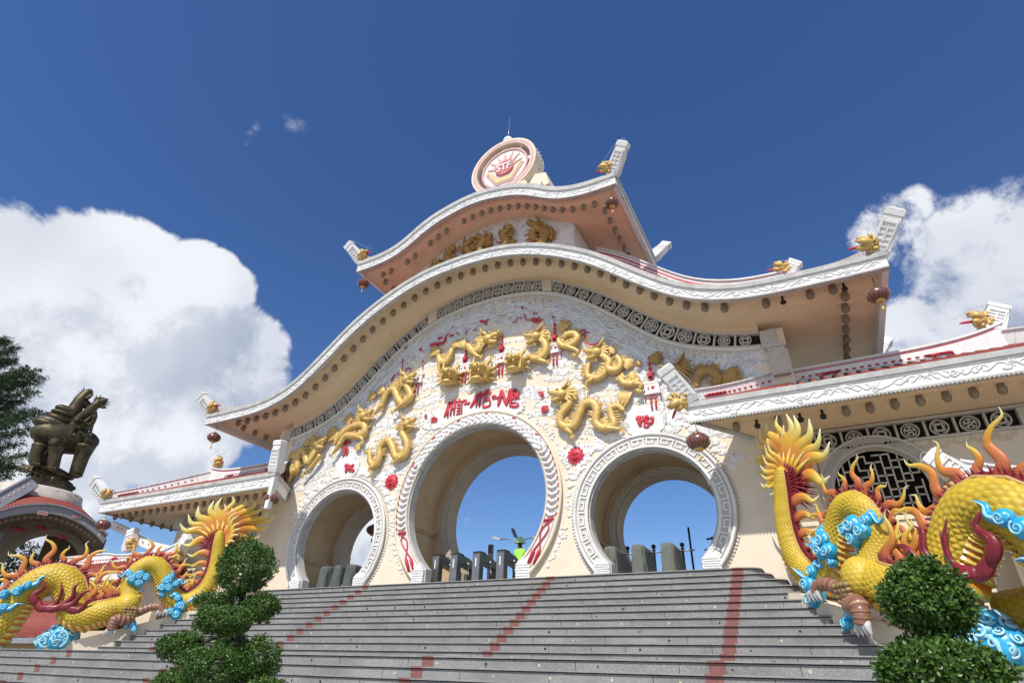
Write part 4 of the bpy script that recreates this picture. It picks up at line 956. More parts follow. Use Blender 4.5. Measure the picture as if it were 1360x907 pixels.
# ---- dusty bulbs set in the soffits
def bulb(parent, x, y, z, r=.10):
    mb = MB(); lathe(mb, (x, y, z), [(r*.8, .03), (r*.8, -.03), (r*.95, -.06), (r*1.08, -.11), (r*.98, -.16), (r*.72, -.20), (r*.38, -.225), (.01, -.23)], 14)
    mb.build('soffit_lamp', M['bulb'], parent)
al2 = arclen(fx, fz); ss = np.linspace(1.15, al2[-1]-1.15, 47); skip = {44, 42}
for k, s_ in enumerate(ss):
    x, z = np.interp(s_, al2, fx), np.interp(s_, al2, fz)
    if k in skip: continue
    bulb(GATE, x, -1.12, z+.20)
for s_ in (-1, 1):
    for k, y in enumerate(np.arange(-.65, 3.2, .58)): bulb(GATE, s_*10.95, y, 6.37)
al3 = arclen(tx, tz); ss = np.linspace(.95, al3[-1]-.95, 25)
for k, s_ in enumerate(ss):
    if k in (2, 5, 9): continue
    bulb(GATE, np.interp(s_, al3, tx), -.84, np.interp(s_, al3, tz), .088)
for s_ in (-1, 1):
    for y in np.arange(-.4, 3.1, .55): bulb(GATE, s_*4.85, y, 12.02, .088)
mb = MB()
for u, v, y in ((1041, 404, -1.1), (1121, 381, -1.1)):
    c = P(u, v, y); lathe(mb, (c[0], c[1], float(Fz(c[0]))+.25), [(.03, 0), (.03, -.16), (.07, -.16), (.07, -.22), (.02, -.24)], 8)
mb.build('spot_bracket', M['black'], GATE)

# ---- drum between the roofs, with its relief of gilded figures
mb = MB(); dx_ = np.linspace(-3.5, 3.5, 41)
strip(mb, dx_, np.interp(dx_, fx, fz)+.36, Tz(dx_)+.01, 0.0, 2.4)
mb.build('drum_wall', M['white'], GATE)
mb = MB()
for k in range(520):
    x = RNG.uniform(-3.4, 3.4); z = RNG.uniform(10.9, float(Tz(x))-.15); puff(mb, x, z, RNG.uniform(.08, .2), RNG.uniform(.03, .07), 0.0, 0, 8)
mb.build('cloud_relief', M['white'], GATE)
for x0, z0, sx in ((-2.6, 11.7, 1), (-1.9, 12.2, 1), (-1.0, 12.35, 1), (-.2, 12.4, -1), (.7, 12.3, 1), (2.1, 12.2, -1), (2.5, 11.7, -1), (-3.1, 11.2, 1)):
    mb = MB(); c = np.array([x0, -.16, z0])
    for k in range(16):
        a = RNG.uniform(0, 2*PI); d = np.array([math.cos(a)*.42, RNG.uniform(-.14, .02), math.sin(a)*.5]); b = c+d*RNG.uniform(.1, .6)
        flame(mb, [b, b+d*.4+EZ*.1, b+d*.75+np.array([sx*.14, -.05, .12])], RNG.uniform(.06, .13), .7, n=7, sm=3)
    tube(mb, [c-EZ*.45, c+np.array([sx*.15, -.06, -.1]), c+np.array([-sx*.05, -.08, .22]), c+np.array([sx*.22, -.1, .42])], [.12, .17, .15, .10], 9, 4); ball(mb, c+np.array([sx*.26, -.1, .5]), .14, 9, 7)
    mb.build('gilded_figure', M['oldgold'], GATE)

# ---- round emblem on the crest
EC = np.array([0, .98, 17.55]); RO = 1.64
em = MB()
def ringdisc(mb, r0, r1, y0, y1, mi, n=72):
    k = [];
    V = []
    for q in range(n):
        a = 2*PI*q/n; c, s = math.cos(a), math.sin(a); V += [EC+np.array([r0*c, y0, r0*s]), EC+np.array([r0*c, y1, r0*s]), EC+np.array([r1*c, y1, r1*s]), EC+np.array([r1*c, y0, r1*s])]
    F = [];
    for q in range(n):
        for j in range(4): F.append([q*4+j, q*4+(j+1) % 4, ((q+1) % n)*4+(j+1) % 4, ((q+1) % n)*4+j])
    mb.add(V, F, None, mi, False)
ringdisc(em, RO-.27, RO, -.38, .50, 0); ringdisc(em, RO-.22, RO-.10, -.39, -.37, 1); 
emblem = em.build('emblem_ring', [M['cream'], M['pink']], GATE)
dk = MB(); RI = 1.13
dk.add(np.vstack([[EC+np.array([0, q, 0])] for q in (-.20, .20)]+[EC+np.array([RI*math.cos(a), q, RI*math.sin(a)]) for q in (-.20, .20) for a in np.arange(64)*2*PI/64]),
       [[0, 2+(k+1) % 64, 2+k] for k in range(64)]+[[1, 66+k, 66+(k+1) % 64] for k in range(64)]+[[2+k, 2+(k+1) % 64, 66+(k+1) % 64, 66+k] for k in range(64)], None, 0, False)
ringdisc(dk, RI-.045, RI+.045, -.25, .24, 1)
for a in (PI*.05, PI*.30, PI*.52, PI*.86, PI*1.25, PI*1.6):
    d = np.array([math.cos(a), 0, math.sin(a)]); obox(dk, EC+d*(RI+RO-.22)/2, d*(RO-.22-RI)/2, np.cross(EY, d)*.10, EY*.16, 0)
disc = dk.build('emblem_disc', [M['white'], M['pink']], emblem)
ry = MB()
for a in np.linspace(.08*PI, .92*PI, 7):
    d = np.array([math.cos(a), 0, math.sin(a)]); s_ = np.cross(EY, d); b = EC+d*.46-EY*.20
    t_ = EC+d*(.99 if .2 < a/PI < .8 else .92)-EY*.20
    for (w_, y_, mi) in ((.13, -.015, 1), (.085, -.035, 0)):
        q = [b+s_*w_, t_, b-s_*w_]; q0 = [x+EY*y_ for x in q]; ry.add(q0+q, [[0, 1, 2], [0, 3, 4, 1], [1, 4, 5, 2], [2, 5, 3, 0]], None, mi, False)
ry.build('sun_ray', [M['pink'], M['yellowp']], disc)
def epoly(mb, pts, y0, y1, mi): prism(mb, [(EC[0]+a, EC[2]+b) for a, b in pts], EC[1]+y0, EC[1]+y1, mi)
ch = MB(); 
epoly(ch, [(-.98, -.02), (-.78, .10), (-.30, -.52), (.30, -.52), (.78, .10), (.98, -.02), (.42, -.92), (-.42, -.92)], -.235, -.199, 1)
epoly(ch, [(-.86, .0), (-.76, .05), (-.30, -.60), (.30, -.60), (.76, .05), (.86, .0), (.38, -.82), (-.38, -.82)], -.255, -.234, 0)
ch.build('chevron', [M['yellowp'], M['pink']], disc)
rd = MB(); rd.add([EC+np.array([.46*math.cos(a), y_, .40*math.sin(a)-.02]) for y_ in (-.29, -.199) for a in np.arange(40)*2*PI/40], [list(range(40))]+[[k, (k+1) % 40, 40+(k+1) % 40, 40+k] for k in range(40)], None, 0, False)
rd.build('red_roundel', M['fadedred'], disc)
tcu = bpy.data.curves.new('letters', 'FONT'); tcu.body = 'STF'; tcu.size = .50; tcu.extrude = .02; tcu.align_x = 'CENTER'; tcu.align_y = 'CENTER'; tcu.offset = .012
to = bpy.data.objects.new('tmp', tcu); tm = bpy.data.meshes.new_from_object(to); V = np.array([v.co for v in tm.vertices])
lm_ = MB(); lm_.add(np.stack([EC[0]+V[:, 0]*.95, EC[1]-.31-V[:, 2], EC[2]-.02+V[:, 1]*1.15], -1), [list(p_.vertices) for p_ in tm.polygons], None, 0, False)
lm_.build('letters', M['white'], disc); bpy.data.objects.remove(to); bpy.data.curves.remove(tcu)
bs = MB(); prism(bs, [(-1.55, 15.3), (1.55, 15.3), (1.15, 16.1), (.7, 16.05), (.3, 15.95), (-.3, 15.95), (-.7, 16.05), (-1.15, 16.1)], .55, 1.75)
box(bs, -2.0, 2.0, .4, 2.0, 14.9, 15.5); prism(bs, [(.95, 15.5), (2.2, 15.6), (2.05, 16.3), (1.55, 16.45)], .75, 1.7); prism(bs, [(-.95, 15.5), (-2.2, 15.6), (-2.05, 16.3), (-1.55, 16.45)][::-1], .75, 1.7)
bs.build('emblem_plinth', M['cream'], GATE)
st = MB()
for a in np.linspace(-.15*PI, 1.15*PI, 26): st_c = EC+np.array([(RO+.04)*math.cos(a), .12, (RO+.04)*math.sin(a)]); ball(st, st_c, .05, 6, 5)
st.build('rim_stud', M['lip'], emblem)
an = MB(); ball(an, EC+np.array([.0, 0, RO+.36]), .25, 16, 10); lathe(an, EC+np.array([0, 0, RO-.04]), [(.16, 0), (.12, .2)], 10)
bb_ = an.build('ball_finial', M['white'], emblem)
an = MB(); tube(an, [EC+EZ*(RO+.55), EC+EZ*(RO+1.1), EC+EZ*(RO+1.12), EC+np.array([.03, 0, RO+2.1])], [.035, .035, .024, .016], 6); an.build('lightning_rod', M['steel'], bb_)

# ------------------------------------------------------------------ side wings
def wing(sg, label):
    Wt = thing('side_wing', label, 'wing building', (sg*12, .6, -.02))
    X = lambda a: sg*a
    def bx(mb, a, b, *r, mi=0): box(mb, min(X(a), X(b)), max(X(a), X(b)), *r, mi=mi)
    mb = MB(); wx0, wx1 = 9.42, 14.2 if sg < 0 else 15.6; cx, cz, R = X(10.55), 1.62, .96
    lo, hi = sorted((X(wx0), X(wx1)))
    circ = arcpts(cx, cz, R, 0, 2*PI, 49)[:-1]
    holed([[(lo, -2.4), (lo, 2.62), (hi, 2.62), (hi, -2.4)], circ], .02, .22, mb); box(mb, lo, hi, 1.0, 1.2, -2.4, 3.1)
    bx(mb, wx1-.2, wx1, .221, .999, -2.4, 3.1); bx(mb, wx0, wx1, .03, .22, 3.07, 3.15)
    mb.build('wall', M['cream'], Wt)
    mb = MB(); V = []
    for r0, r1, y0, y1, mi in ((R-.01, R+.22, -.05, .03, 0), (R+.20, R+.26, -.08, .03, 1), (R-.02, R+.03, -.08, .20, 1)):
        a = np.arange(64)*2*PI/64; V = []
        for t in a: c, s = math.cos(t), math.sin(t); V += [(cx+r0*c, y0, cz+r0*s), (cx+r0*c, y1, cz+r0*s), (cx+r1*c, y1, cz+r1*s), (cx+r1*c, y0, cz+r1*s)]
        mb.add(V, [[(k*4+j), k*4+(j+1) % 4, ((k+1) % 64)*4+(j+1) % 4, ((k+1) % 64)*4+j] for k in range(64) for j in range(4)], None, mi, False)
    fret(mb, cx, cz, R+.05, R+.17, 0, 2*PI, 26, -.055, .012, 1)
    win = mb.build('round_window', [M['meander'], M['lattice']], Wt)
    mb = MB(); g_ = .16
    for i in range(-6, 7):
        for j in range(-6, 7):
            x, z = i*g_, j*g_
            if math.hypot(x, z) > R-.06: continue
            for dx, dz in (((1, 0), (0, 1)) if (i*3+j*5) % 4 else ((1, 0),)) if (i+2*j) % 3 else (((0, 1),)):
                if math.hypot(x+dx*g_, z+dz*g_) > R: continue
                obox(mb, (cx+x+dx*g_/2, .12, cz+z+dz*g_/2), np.array([dx, 0, dz])*(g_/2+.015)+0*EX, np.array([dz, 0, dx])*.016, EY*(.02 if dx else .0165))
    tube(mb, [(cx+(R-.02)*math.cos(a), .12, cz+(R-.02)*math.sin(a)) for a in np.linspace(0, 2*PI, 61)], .03, 6); mb.build('fretwork', M['lattice'], win)
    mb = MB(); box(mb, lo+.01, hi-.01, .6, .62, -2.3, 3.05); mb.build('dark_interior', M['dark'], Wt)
    # pierced band
    mb = MB(); n = 7 if sg > 0 else 8; p0 = 9.48; pw = .555
    bx(mb, p0-.1, p0+n*pw+.3, .12, .2, 2.62, 3.07, mi=1); bx(mb, p0-.1, p0+n*pw+.35, -.05, .05, 2.60, 2.655); bx(mb, p0-.1, p0+n*pw+.35, -.05, .05, 3.06, 3.12)
    bx(mb, p0+n*pw+.02, p0+n*pw+.6, -.03, .12, 2.657, 3.058)
    bd = mb.build('pierced_band', [M['lattice'], M['dark']], Wt)
    for k in range(n): put(motif(k % 2, pw-.05, .385), (X(p0+(k+.5)*pw), .03, 2.858), 0, 'pierced_panel', M['lattice'], bd)
    mb = MB(); 
    for k in range(26):
        x = X(11.3+k*.075); spiral(mb, (x, .015, 2.47+.05*math.sin(k*1.3)), .07, EX*(1 if k % 2 else -1), EZ, .013, 1.2, pts=12, n=4)
    if sg < 0:
        pass
    mb.build('scroll_frieze', M['cream'], Wt)
    # plinth, dado and key-pattern plaques
    mb = MB(); bx(mb, 8.8, 12.4, -.36, .015, -2.2, .95); bx(mb, 8.78, 12.42, -.40, -.362, .86, .953); mb.build('dado', M['cream'], Wt)
    mb = MB()
    for a in (11.85, 12.55):
        for d, wv in ((.26, .035), (.15, .03)):
            for dx, dz in ((1, 0), (-1, 0), (0, 1), (0, -1)):
                obox(mb, (X(a)+dx*d, -.37 if a < 12.4 else -.0, .35+dz*d), np.array([abs(dz), 0, abs(dx)])*d*.98+0*EX, np.array([abs(dx), 0, abs(dz)])*wv, EY*(.02 if dx else .0165))
    mb.build('key_plaque', M['reveal'], Wt)
    # roof: a hipped plan whose inner end is cut on the slant
    zb, zt = 3.13, 3.60; yf, yb = -1.79, 3.0
    plan = [(6.95, yf), (16.95, yf), (16.95, yb), (8.5, yb), (8.5, .6), (8.15, 0.0)]
    plan = [(X(a), b) for a, b in plan]
    pin = [(X(a), b) for a, b in [(7.08, yf+.04), (16.90, yf+.04), (16.90, yb-.05), (8.55, yb-.05), (8.55, .6), (8.22, .0)]]
    mb = MB(); slab(mb, pin if sg > 0 else pin[::-1], zb+.015, zb+.12); mb.build('soffit', M['soffit'], Wt)
    mb = MB(); n_ = len(plan)
    for k in (0, 1, 2, 5, 4):
        a, b = np.array(plan[k]), np.array(plan[(k+1) % n_])
        if k == 4: continue
        d = b-a; L = np.linalg.norm(d); d /= L; nn = np.array([d[1], -d[0]])*sg
        c = (a+b)/2-nn*.07; ex = 0.0 if k == 0 else -.145
        for z0, z1, o, mi in ((zb, zt-.13, 0, 0), (zt-.17, zt-.13+.003, .025, 0), (zb-.03, zb+.01, .012, 1), (zt-.127, zt, .06, 1)):
            obox(mb, np.array([*(c+nn*o/2), (z0+z1)/2]), np.array([*d, 0])*(L/2+ex+(o if k == 0 else 0)), np.array([*nn, 0])*(.07+o/2), EZ*(z1-z0)/2, mi)
        if k == 0:
            xs = np.linspace(min(a[0], b[0])+.1, max(a[0], b[0])-.1, 60); carve(mb, xs, np.full(60, zb+.02), zt-.15-zb, yf-.005)
            if True:
                for q in np.arange(min(a[0], b[0])+.03, max(a[0], b[0]), .075): box(mb, q, q+.035, yf-.018, yf+.02, zb-.055, zb-.005, 1)
    mb.build('fascia', [M['fascia'], M['lip']], Wt)
    ym = .6; zr = 4.72
    mb = MB(); xs = np.linspace(7.3, 16.85, 36)
    bxr = np.clip(xs, 9.3, 13.9)
    A = np.stack([X(1)*xs, np.full(36, yf+.08), np.full(36, zt-.01)], -1); B = np.stack([X(1)*bxr, np.full(36, ym), np.full(36, zr)], -1); tiles_ruled(mb, A, B)
    A2 = A.copy(); A2[:, 1] = yb-.08; A2[:, 0] = X(1)*np.linspace(8.8, 16.85, 36); tiles_ruled(mb, A2, B)
    ys = np.linspace(yf+.1, yb-.1, 16); A3 = np.stack([np.full(16, X(16.87)), ys, np.full(16, zt-.01)], -1); B3 = np.tile(np.array([X(13.9), ym, zr]), (16, 1)); tiles_ruled(mb, A3, B3)
    A4 = np.array([[X(7.1), yf+.1, zt-.01], [X(7.7), -.9, zt], [X(8.2), 0, zt], [X(8.55), .6, zt]]); B4 = np.tile(np.array([X(9.3), ym, zr]), (4, 1)); tiles_ruled(mb, A4, B4, 4)
    mb.build('roof_tiles', M['tile'], Wt)
    mb = MB(); rx = np.linspace(9.25, 14.0, 30); sag = .30*((rx-9.25)/4.75)**6
    x_ = X(1)*rx; o_ = np.argsort(x_); x_ = x_[o_]; sg_ = sag[o_]
    strip(mb, x_, np.full(30, zr-.15), zr+.30+sg_, ym-.12, ym+.12, 0); strip(mb, x_, zr+.302+sg_, zr+.36+sg_, ym-.16, ym+.16, 0)
    strip(mb, x_, np.full(30, zr-.12), np.full(30, zr-.06), ym-.135, ym+.135, 1); strip(mb, x_, zr+.25+sg_, zr+.275+sg_, ym-.13, ym+.13, 1)
    for k, q in enumerate(np.arange(9.6, 13.0, .17)):
        ball(mb, (X(q), ym-.125, zr+.1), (.05, .03, .03), 6, 4, 1); tube(mb, [(X(q)-.08, ym-.125, zr+.03), (X(q), ym-.13, zr+.05), (X(q)+.08, ym-.125, zr+.03)], .01, 4)
    for q in (10.2, 12.6):
        for e in range(5): flame(mb, [(X(q)+RNG.uniform(-.3, .3), ym-.13, zr+RNG.uniform(0, .1)), (X(q)+RNG.uniform(-.3, .3), ym-.15, zr+.1), (X(q)+RNG.uniform(-.4, .4), ym-.13, zr+.12)], .04, .5, n=5, sm=2, mi=1)
    mb.build('ridge_wall', [M['white'], M['red']], Wt)
    for (a, b, nm) in (((7.05, yf+.08, zt), (9.3, ym, zr+.1), 1), ((16.85, yf+.1, zt), (13.9, ym, zr+.12), 1), ((16.85, yb-.1, zt), (13.9, ym, zr+.12), 0)):
        a = np.array([X(a[0]), a[1], a[2]]); b = np.array([X(b[0]), b[1], b[2]]); c = catmull([a, a*.62+b*.38-EZ*.05, b], 10); mb = MB()
        for p0, p1 in zip(c[:-1], c[1:]):
            dd = p1-p0; L = np.linalg.norm(dd); dd /= L; s_ = np.cross(dd, EZ); s_ /= np.linalg.norm(s_); u_ = np.cross(s_, dd)
            obox(mb, (p0+p1)/2+u_*.12, dd*(L/2+.008), s_*.09, u_*.17, 0); obox(mb, (p0+p1)/2+u_*.31, dd*(L/2+.008), s_*.13, u_*.018, 0)
        if nm:
            L_ = len(c)
            for q in range(3, L_-3, 1):
                t_ = c[q]; dd = c[q+1]-c[q]; dd /= np.linalg.norm(dd); s_ = np.cross(dd, EZ); s_ /= np.linalg.norm(s_)
                s_ = s_ if s_[1] < 0 else -s_
                ball(mb, t_+s_*.10+EZ*.13, (.045, .03, .03), 6, 4, 1)
                if q < 8: flame(mb, [t_+s_*.10+EZ*.10, t_+s_*.12+dd*.1+EZ*.15, t_+s_*.1+dd*.22+EZ*.1], .05, .5, n=5, sm=2, mi=1)
        mb.build('hip_ridge', [M['white'], M['red']], Wt)
    tablet(Wt, (X(7.05), yf+.06, zt+.02), np.array([-sg*.45, -.35, .82]), 1.1, .46, .32, True, (-sg*.1, -1, 0), side=-1 if sg > 0 else 1) if sg > 0 else tablet(Wt, (X(7.05), yf+.06, zt+.02), np.array([-sg*.12, -.18, .95]), 1.1, .40, .34, False, (-sg*.1, -1, 0))
    tablet(Wt, (X(16.85), yf+.1, zt+.02), np.array([sg*.6, -.3, .62]), 1.35, .5, .32, True, (sg*.2, -1, 0), side=1 if sg < 0 else -1)
    tablet(Wt, (X(13.75), ym, zr+.50), np.array([sg*.42, .12, .72]), .8, .5, .32, True, (sg*.1, -1, 0), side=1 if sg < 0 else -1)
    for k in range(20): 
        x = 7.9+k*.46
        if sg > 0 and k in (1, 3, 4): 
            b_ = MB(); lathe(b_, (X(x), -1.25, zb+.02), [(.03, 0), (.03, -.12), (.07, -.12), (.06, -.2), (.02, -.22)], 8); b_.build('spot_bracket', M['black'], Wt); continue
        bulb(Wt, X(x), -1.25, zb+.01, .085)
    for y in np.arange(-.75, 2.6, .46): bulb(Wt, X(16.35), y, zb+.01, .085)
    if sg < 0:
        mb = MB(); box(mb, X(7.06)-.02, X(6.93)+.02, yf-.02, yf+.14, zb-.75, zt+.5); mb.build('end_board', M['white'], Wt)
    return Wt
wing(1, 'low cream wing with white eaves and round fretwork window, behind the right dragon')
wing(-1, 'low cream wing with white eaves between the left arch and the bronze statue')

# low roofed walls running out behind the dragons
def roofed_wall(sg, label):
    Wt = thing('roofed_wall', label, 'wall', (sg*14, -1.3, -2.0)); X = lambda a: sg*a
    def bx(mb, a, b, *r, mi=0): box(mb, min(X(a), X(b)), max(X(a), X(b)), *r, mi=mi)
    mb = MB(); bx(mb, 12.1, 19.5, -1.3, -1.06, -2.6, .55); mb.build('wall', M['cream'], Wt)
    mb = MB(); xs = np.linspace(11.95, 19.5, 30)
    for sy in (-1, 1):
        A = np.stack([X(1)*xs, np.full(30, -1.18+sy*.85), np.full(30, .62)], -1); B = np.stack([X(1)*xs, np.full(30, -1.18), np.full(30, 1.22)], -1); tiles_ruled(mb, A, B, 4)
    mb.build('roof_tiles', M['tile'], Wt)
    mb = MB(); bx(mb, 11.9, 19.5, -2.08, -1.98, .40, .66); bx(mb, 11.9, 19.5, -.38, -.28, .40, .66); bx(mb, 11.9, 19.5, -2.0, -.36, .45, .56); mb.build('fascia', M['white'], Wt)
    mb = MB(); rx = np.linspace(11.85, 19.5, 40); x_ = np.sort(X(1)*rx); up = -.06+.25*np.clip((12.9-np.abs(x_))/1.0, 0, 1)**2+.12*np.clip((np.abs(x_)-14.6)/1.6, 0, 1)**2
    strip(mb, x_, np.full(40, 1.12), 1.48+up, -1.28, -1.08, 0); strip(mb, x_, 1.482+up, 1.53+up, -1.32, -1.04, 0); strip(mb, x_, np.full(40, 1.14), np.full(40, 1.17), -1.30, -1.06, 1)
    for q in np.arange(12.6, 19, .16): ball(mb, (X(q), -1.29, 1.33), (.04, .02, .025), 6, 4, 1)
    for q in (12.5, 14.4, 15.5, 17.2): flame(mb, [(X(q)-.3, -1.29, 1.26), (X(q), -1.31, 1.36), (X(q)+.3, -1.29, 1.28)], .06, .4, up=EY, n=5, sm=3, mi=1)
    mb.build('ridge_wall', [M['white'], M['red']], Wt)
    tablet(Wt, (X(11.95), -1.18, 1.2), np.array([-sg*.62, -.1, .72]), .92, .42, .34, True, (0, -1, 0), side=-1 if sg > 0 else 1)
    if sg < 0:
        tablet(Wt, (X(15.0), -1.18, 1.62), np.array([sg*.18, 0, .98]), .85, .5, .3, True, (0, -1, 0), side=1)
        mb = MB(); pts = catmull([P(152, 692, -.9), P(172, 702, -.9), P(195, 716, -.9), P(225, 724, -.9), P(240, 726, -.9)], 8)
        V = []
        for q, c in enumerate(pts): V += [c+EY*-.1-EZ*.30, c-EY*.1, c+EY*.1, c+EY*.1-EZ*.30]
        mb.add(V, gridfaces(len(pts), 4).tolist()+[[0, 1, 2, 3], [len(V)-4+k for k in (3, 2, 1, 0)]], None, 0, False)
        for q in range(4, len(pts)-3, 2): ball(mb, pts[q]-EY*.11-EZ*.13, (.05, .02, .03), 6, 4, 1)
        mb.build('swept_ridge', [M['white'], M['red']], Wt)
    return Wt
roofed_wall(-1, 'low wall with red tile coping and white ridge behind the left dragon')
roofed_wall(1, 'low wall with white finial tablet and tiled coping behind the right dragon')
# little tiled annex whose roof shows through the left dragon's arch
an_ = thing('tiled_annex', 'low annex with steep red tile roof seen through the arch of the left dragon', 'annex', (-14.5, -3.2, -3.8))
mb = MB(); box(mb, -17.5, -12.9, -3.6, -2.2, -3.8, -1.62); mb.build('wall', M['tan'], an_)
mb = MB(); xs = np.linspace(-17.7, -12.7, 34)
tiles_ruled(mb, np.stack([xs, np.full(34, -3.8), np.full(34, -1.55)], -1), np.stack([xs, np.full(34, -2.6), np.full(34, -.35)], -1), 10)
for q in np.linspace(0, 1, 11): 
    a = np.array([-17.7, -3.8+1.2*q, -1.52+1.2*q]); tube(mb, [a, a+EX*5.0], .03, 5)
tiles_ruled(mb, np.stack([xs, np.full(34, -1.6), np.full(34, -1.2)], -1), np.stack([xs, np.full(34, -2.6), np.full(34, -.35)], -1), 4)
mb.build('roof_tiles', M['tile'], an_)
mb = MB(); box(mb, -17.75, -12.65, -3.86, -3.74, -1.72, -1.56); mb.build('fascia', M['shadefascia'], an_)
# ------------------------------------------------------------------ hanging lanterns
def lantern(x, y, ztop, label, r=.24, drop=.32):
    t = thing('lantern', label, 'lantern', (x, y, ztop), 'round red lanterns hanging from the roof corners')
    mb = MB(); h = r*.70; n = 24; c = np.array([x, y, ztop-drop-h])
    prof = [(r*math.sin(a)*.97+.02, h*math.cos(a)) for a in np.linspace(.30, PI-.30, 11)]
    a = np.arange(n)*2*PI/n; V = []
    for q, z in prof: V += [(c[0]+q*(1-.10*abs(math.cos(b*4)))*math.cos(b), c[1]+q*(1-.10*abs(math.cos(b*4)))*math.sin(b), c[2]+z) for b in a]
    mb.add(V, gridfaces(len(prof), n).tolist(), None, 0)
    for b in np.arange(16)*PI/8+.05: tube(mb, [c+np.array([q*.995*math.cos(b), q*.995*math.sin(b), z]) for q, z in prof], .007, 4, mi=1)
    mb.build('lantern_body', [M['lantern'], M['bulb']], t)
    for s in (-1, 1): cb_ = MB(); lathe(cb_, c+EZ*(s*h*.93-.02), [(r*.36, -.03), (r*.40, 0), (r*.40, .04), (r*.30, .07)], 14); cb_.build('lantern_cap', M['gold'], t)
    k = MB(); tube(k, [c+EZ*h, (x, y, ztop)], .008, 5); k.build('cord', M['black'], t)
    k = MB(); tube(k, [c-EZ*h, c-EZ*(h+.16), c-EZ*(h+.17), c-EZ*(h+.30)], [.008, .008, .03, .02], 6); k.build('tassel', M['gold'], t)
lantern(-11.5, -1.42, 6.16, 'dark red lantern hanging from the left corner of the middle eaves')
lantern(11.5, -1.42, 6.16, 'shiny red and silver lantern hanging from the right corner of the middle eaves')
lantern(-5.35, -1.1, 12.03, 'small red lantern under the left corner of the topmost roof')
lantern(5.30, -1.05, 12.03, 'red lantern under the right corner of the topmost roof')
lantern(7.03, -1.55, 3.12, 'maroon ribbed lantern hanging above the right side arch', .27, .22)
lantern(-7.05, -1.6, 3.12, 'glossy lantern at the inner eaves of the left wing', .25, .2)
lantern(-16.6, -1.62, 3.12, 'brown lantern at the outer corner of the left wing near the bronze statue', .27, .3)
lantern(-6.9, 3.5, 3.35, 'dark red lantern seen through the left side arch', .26, .4)
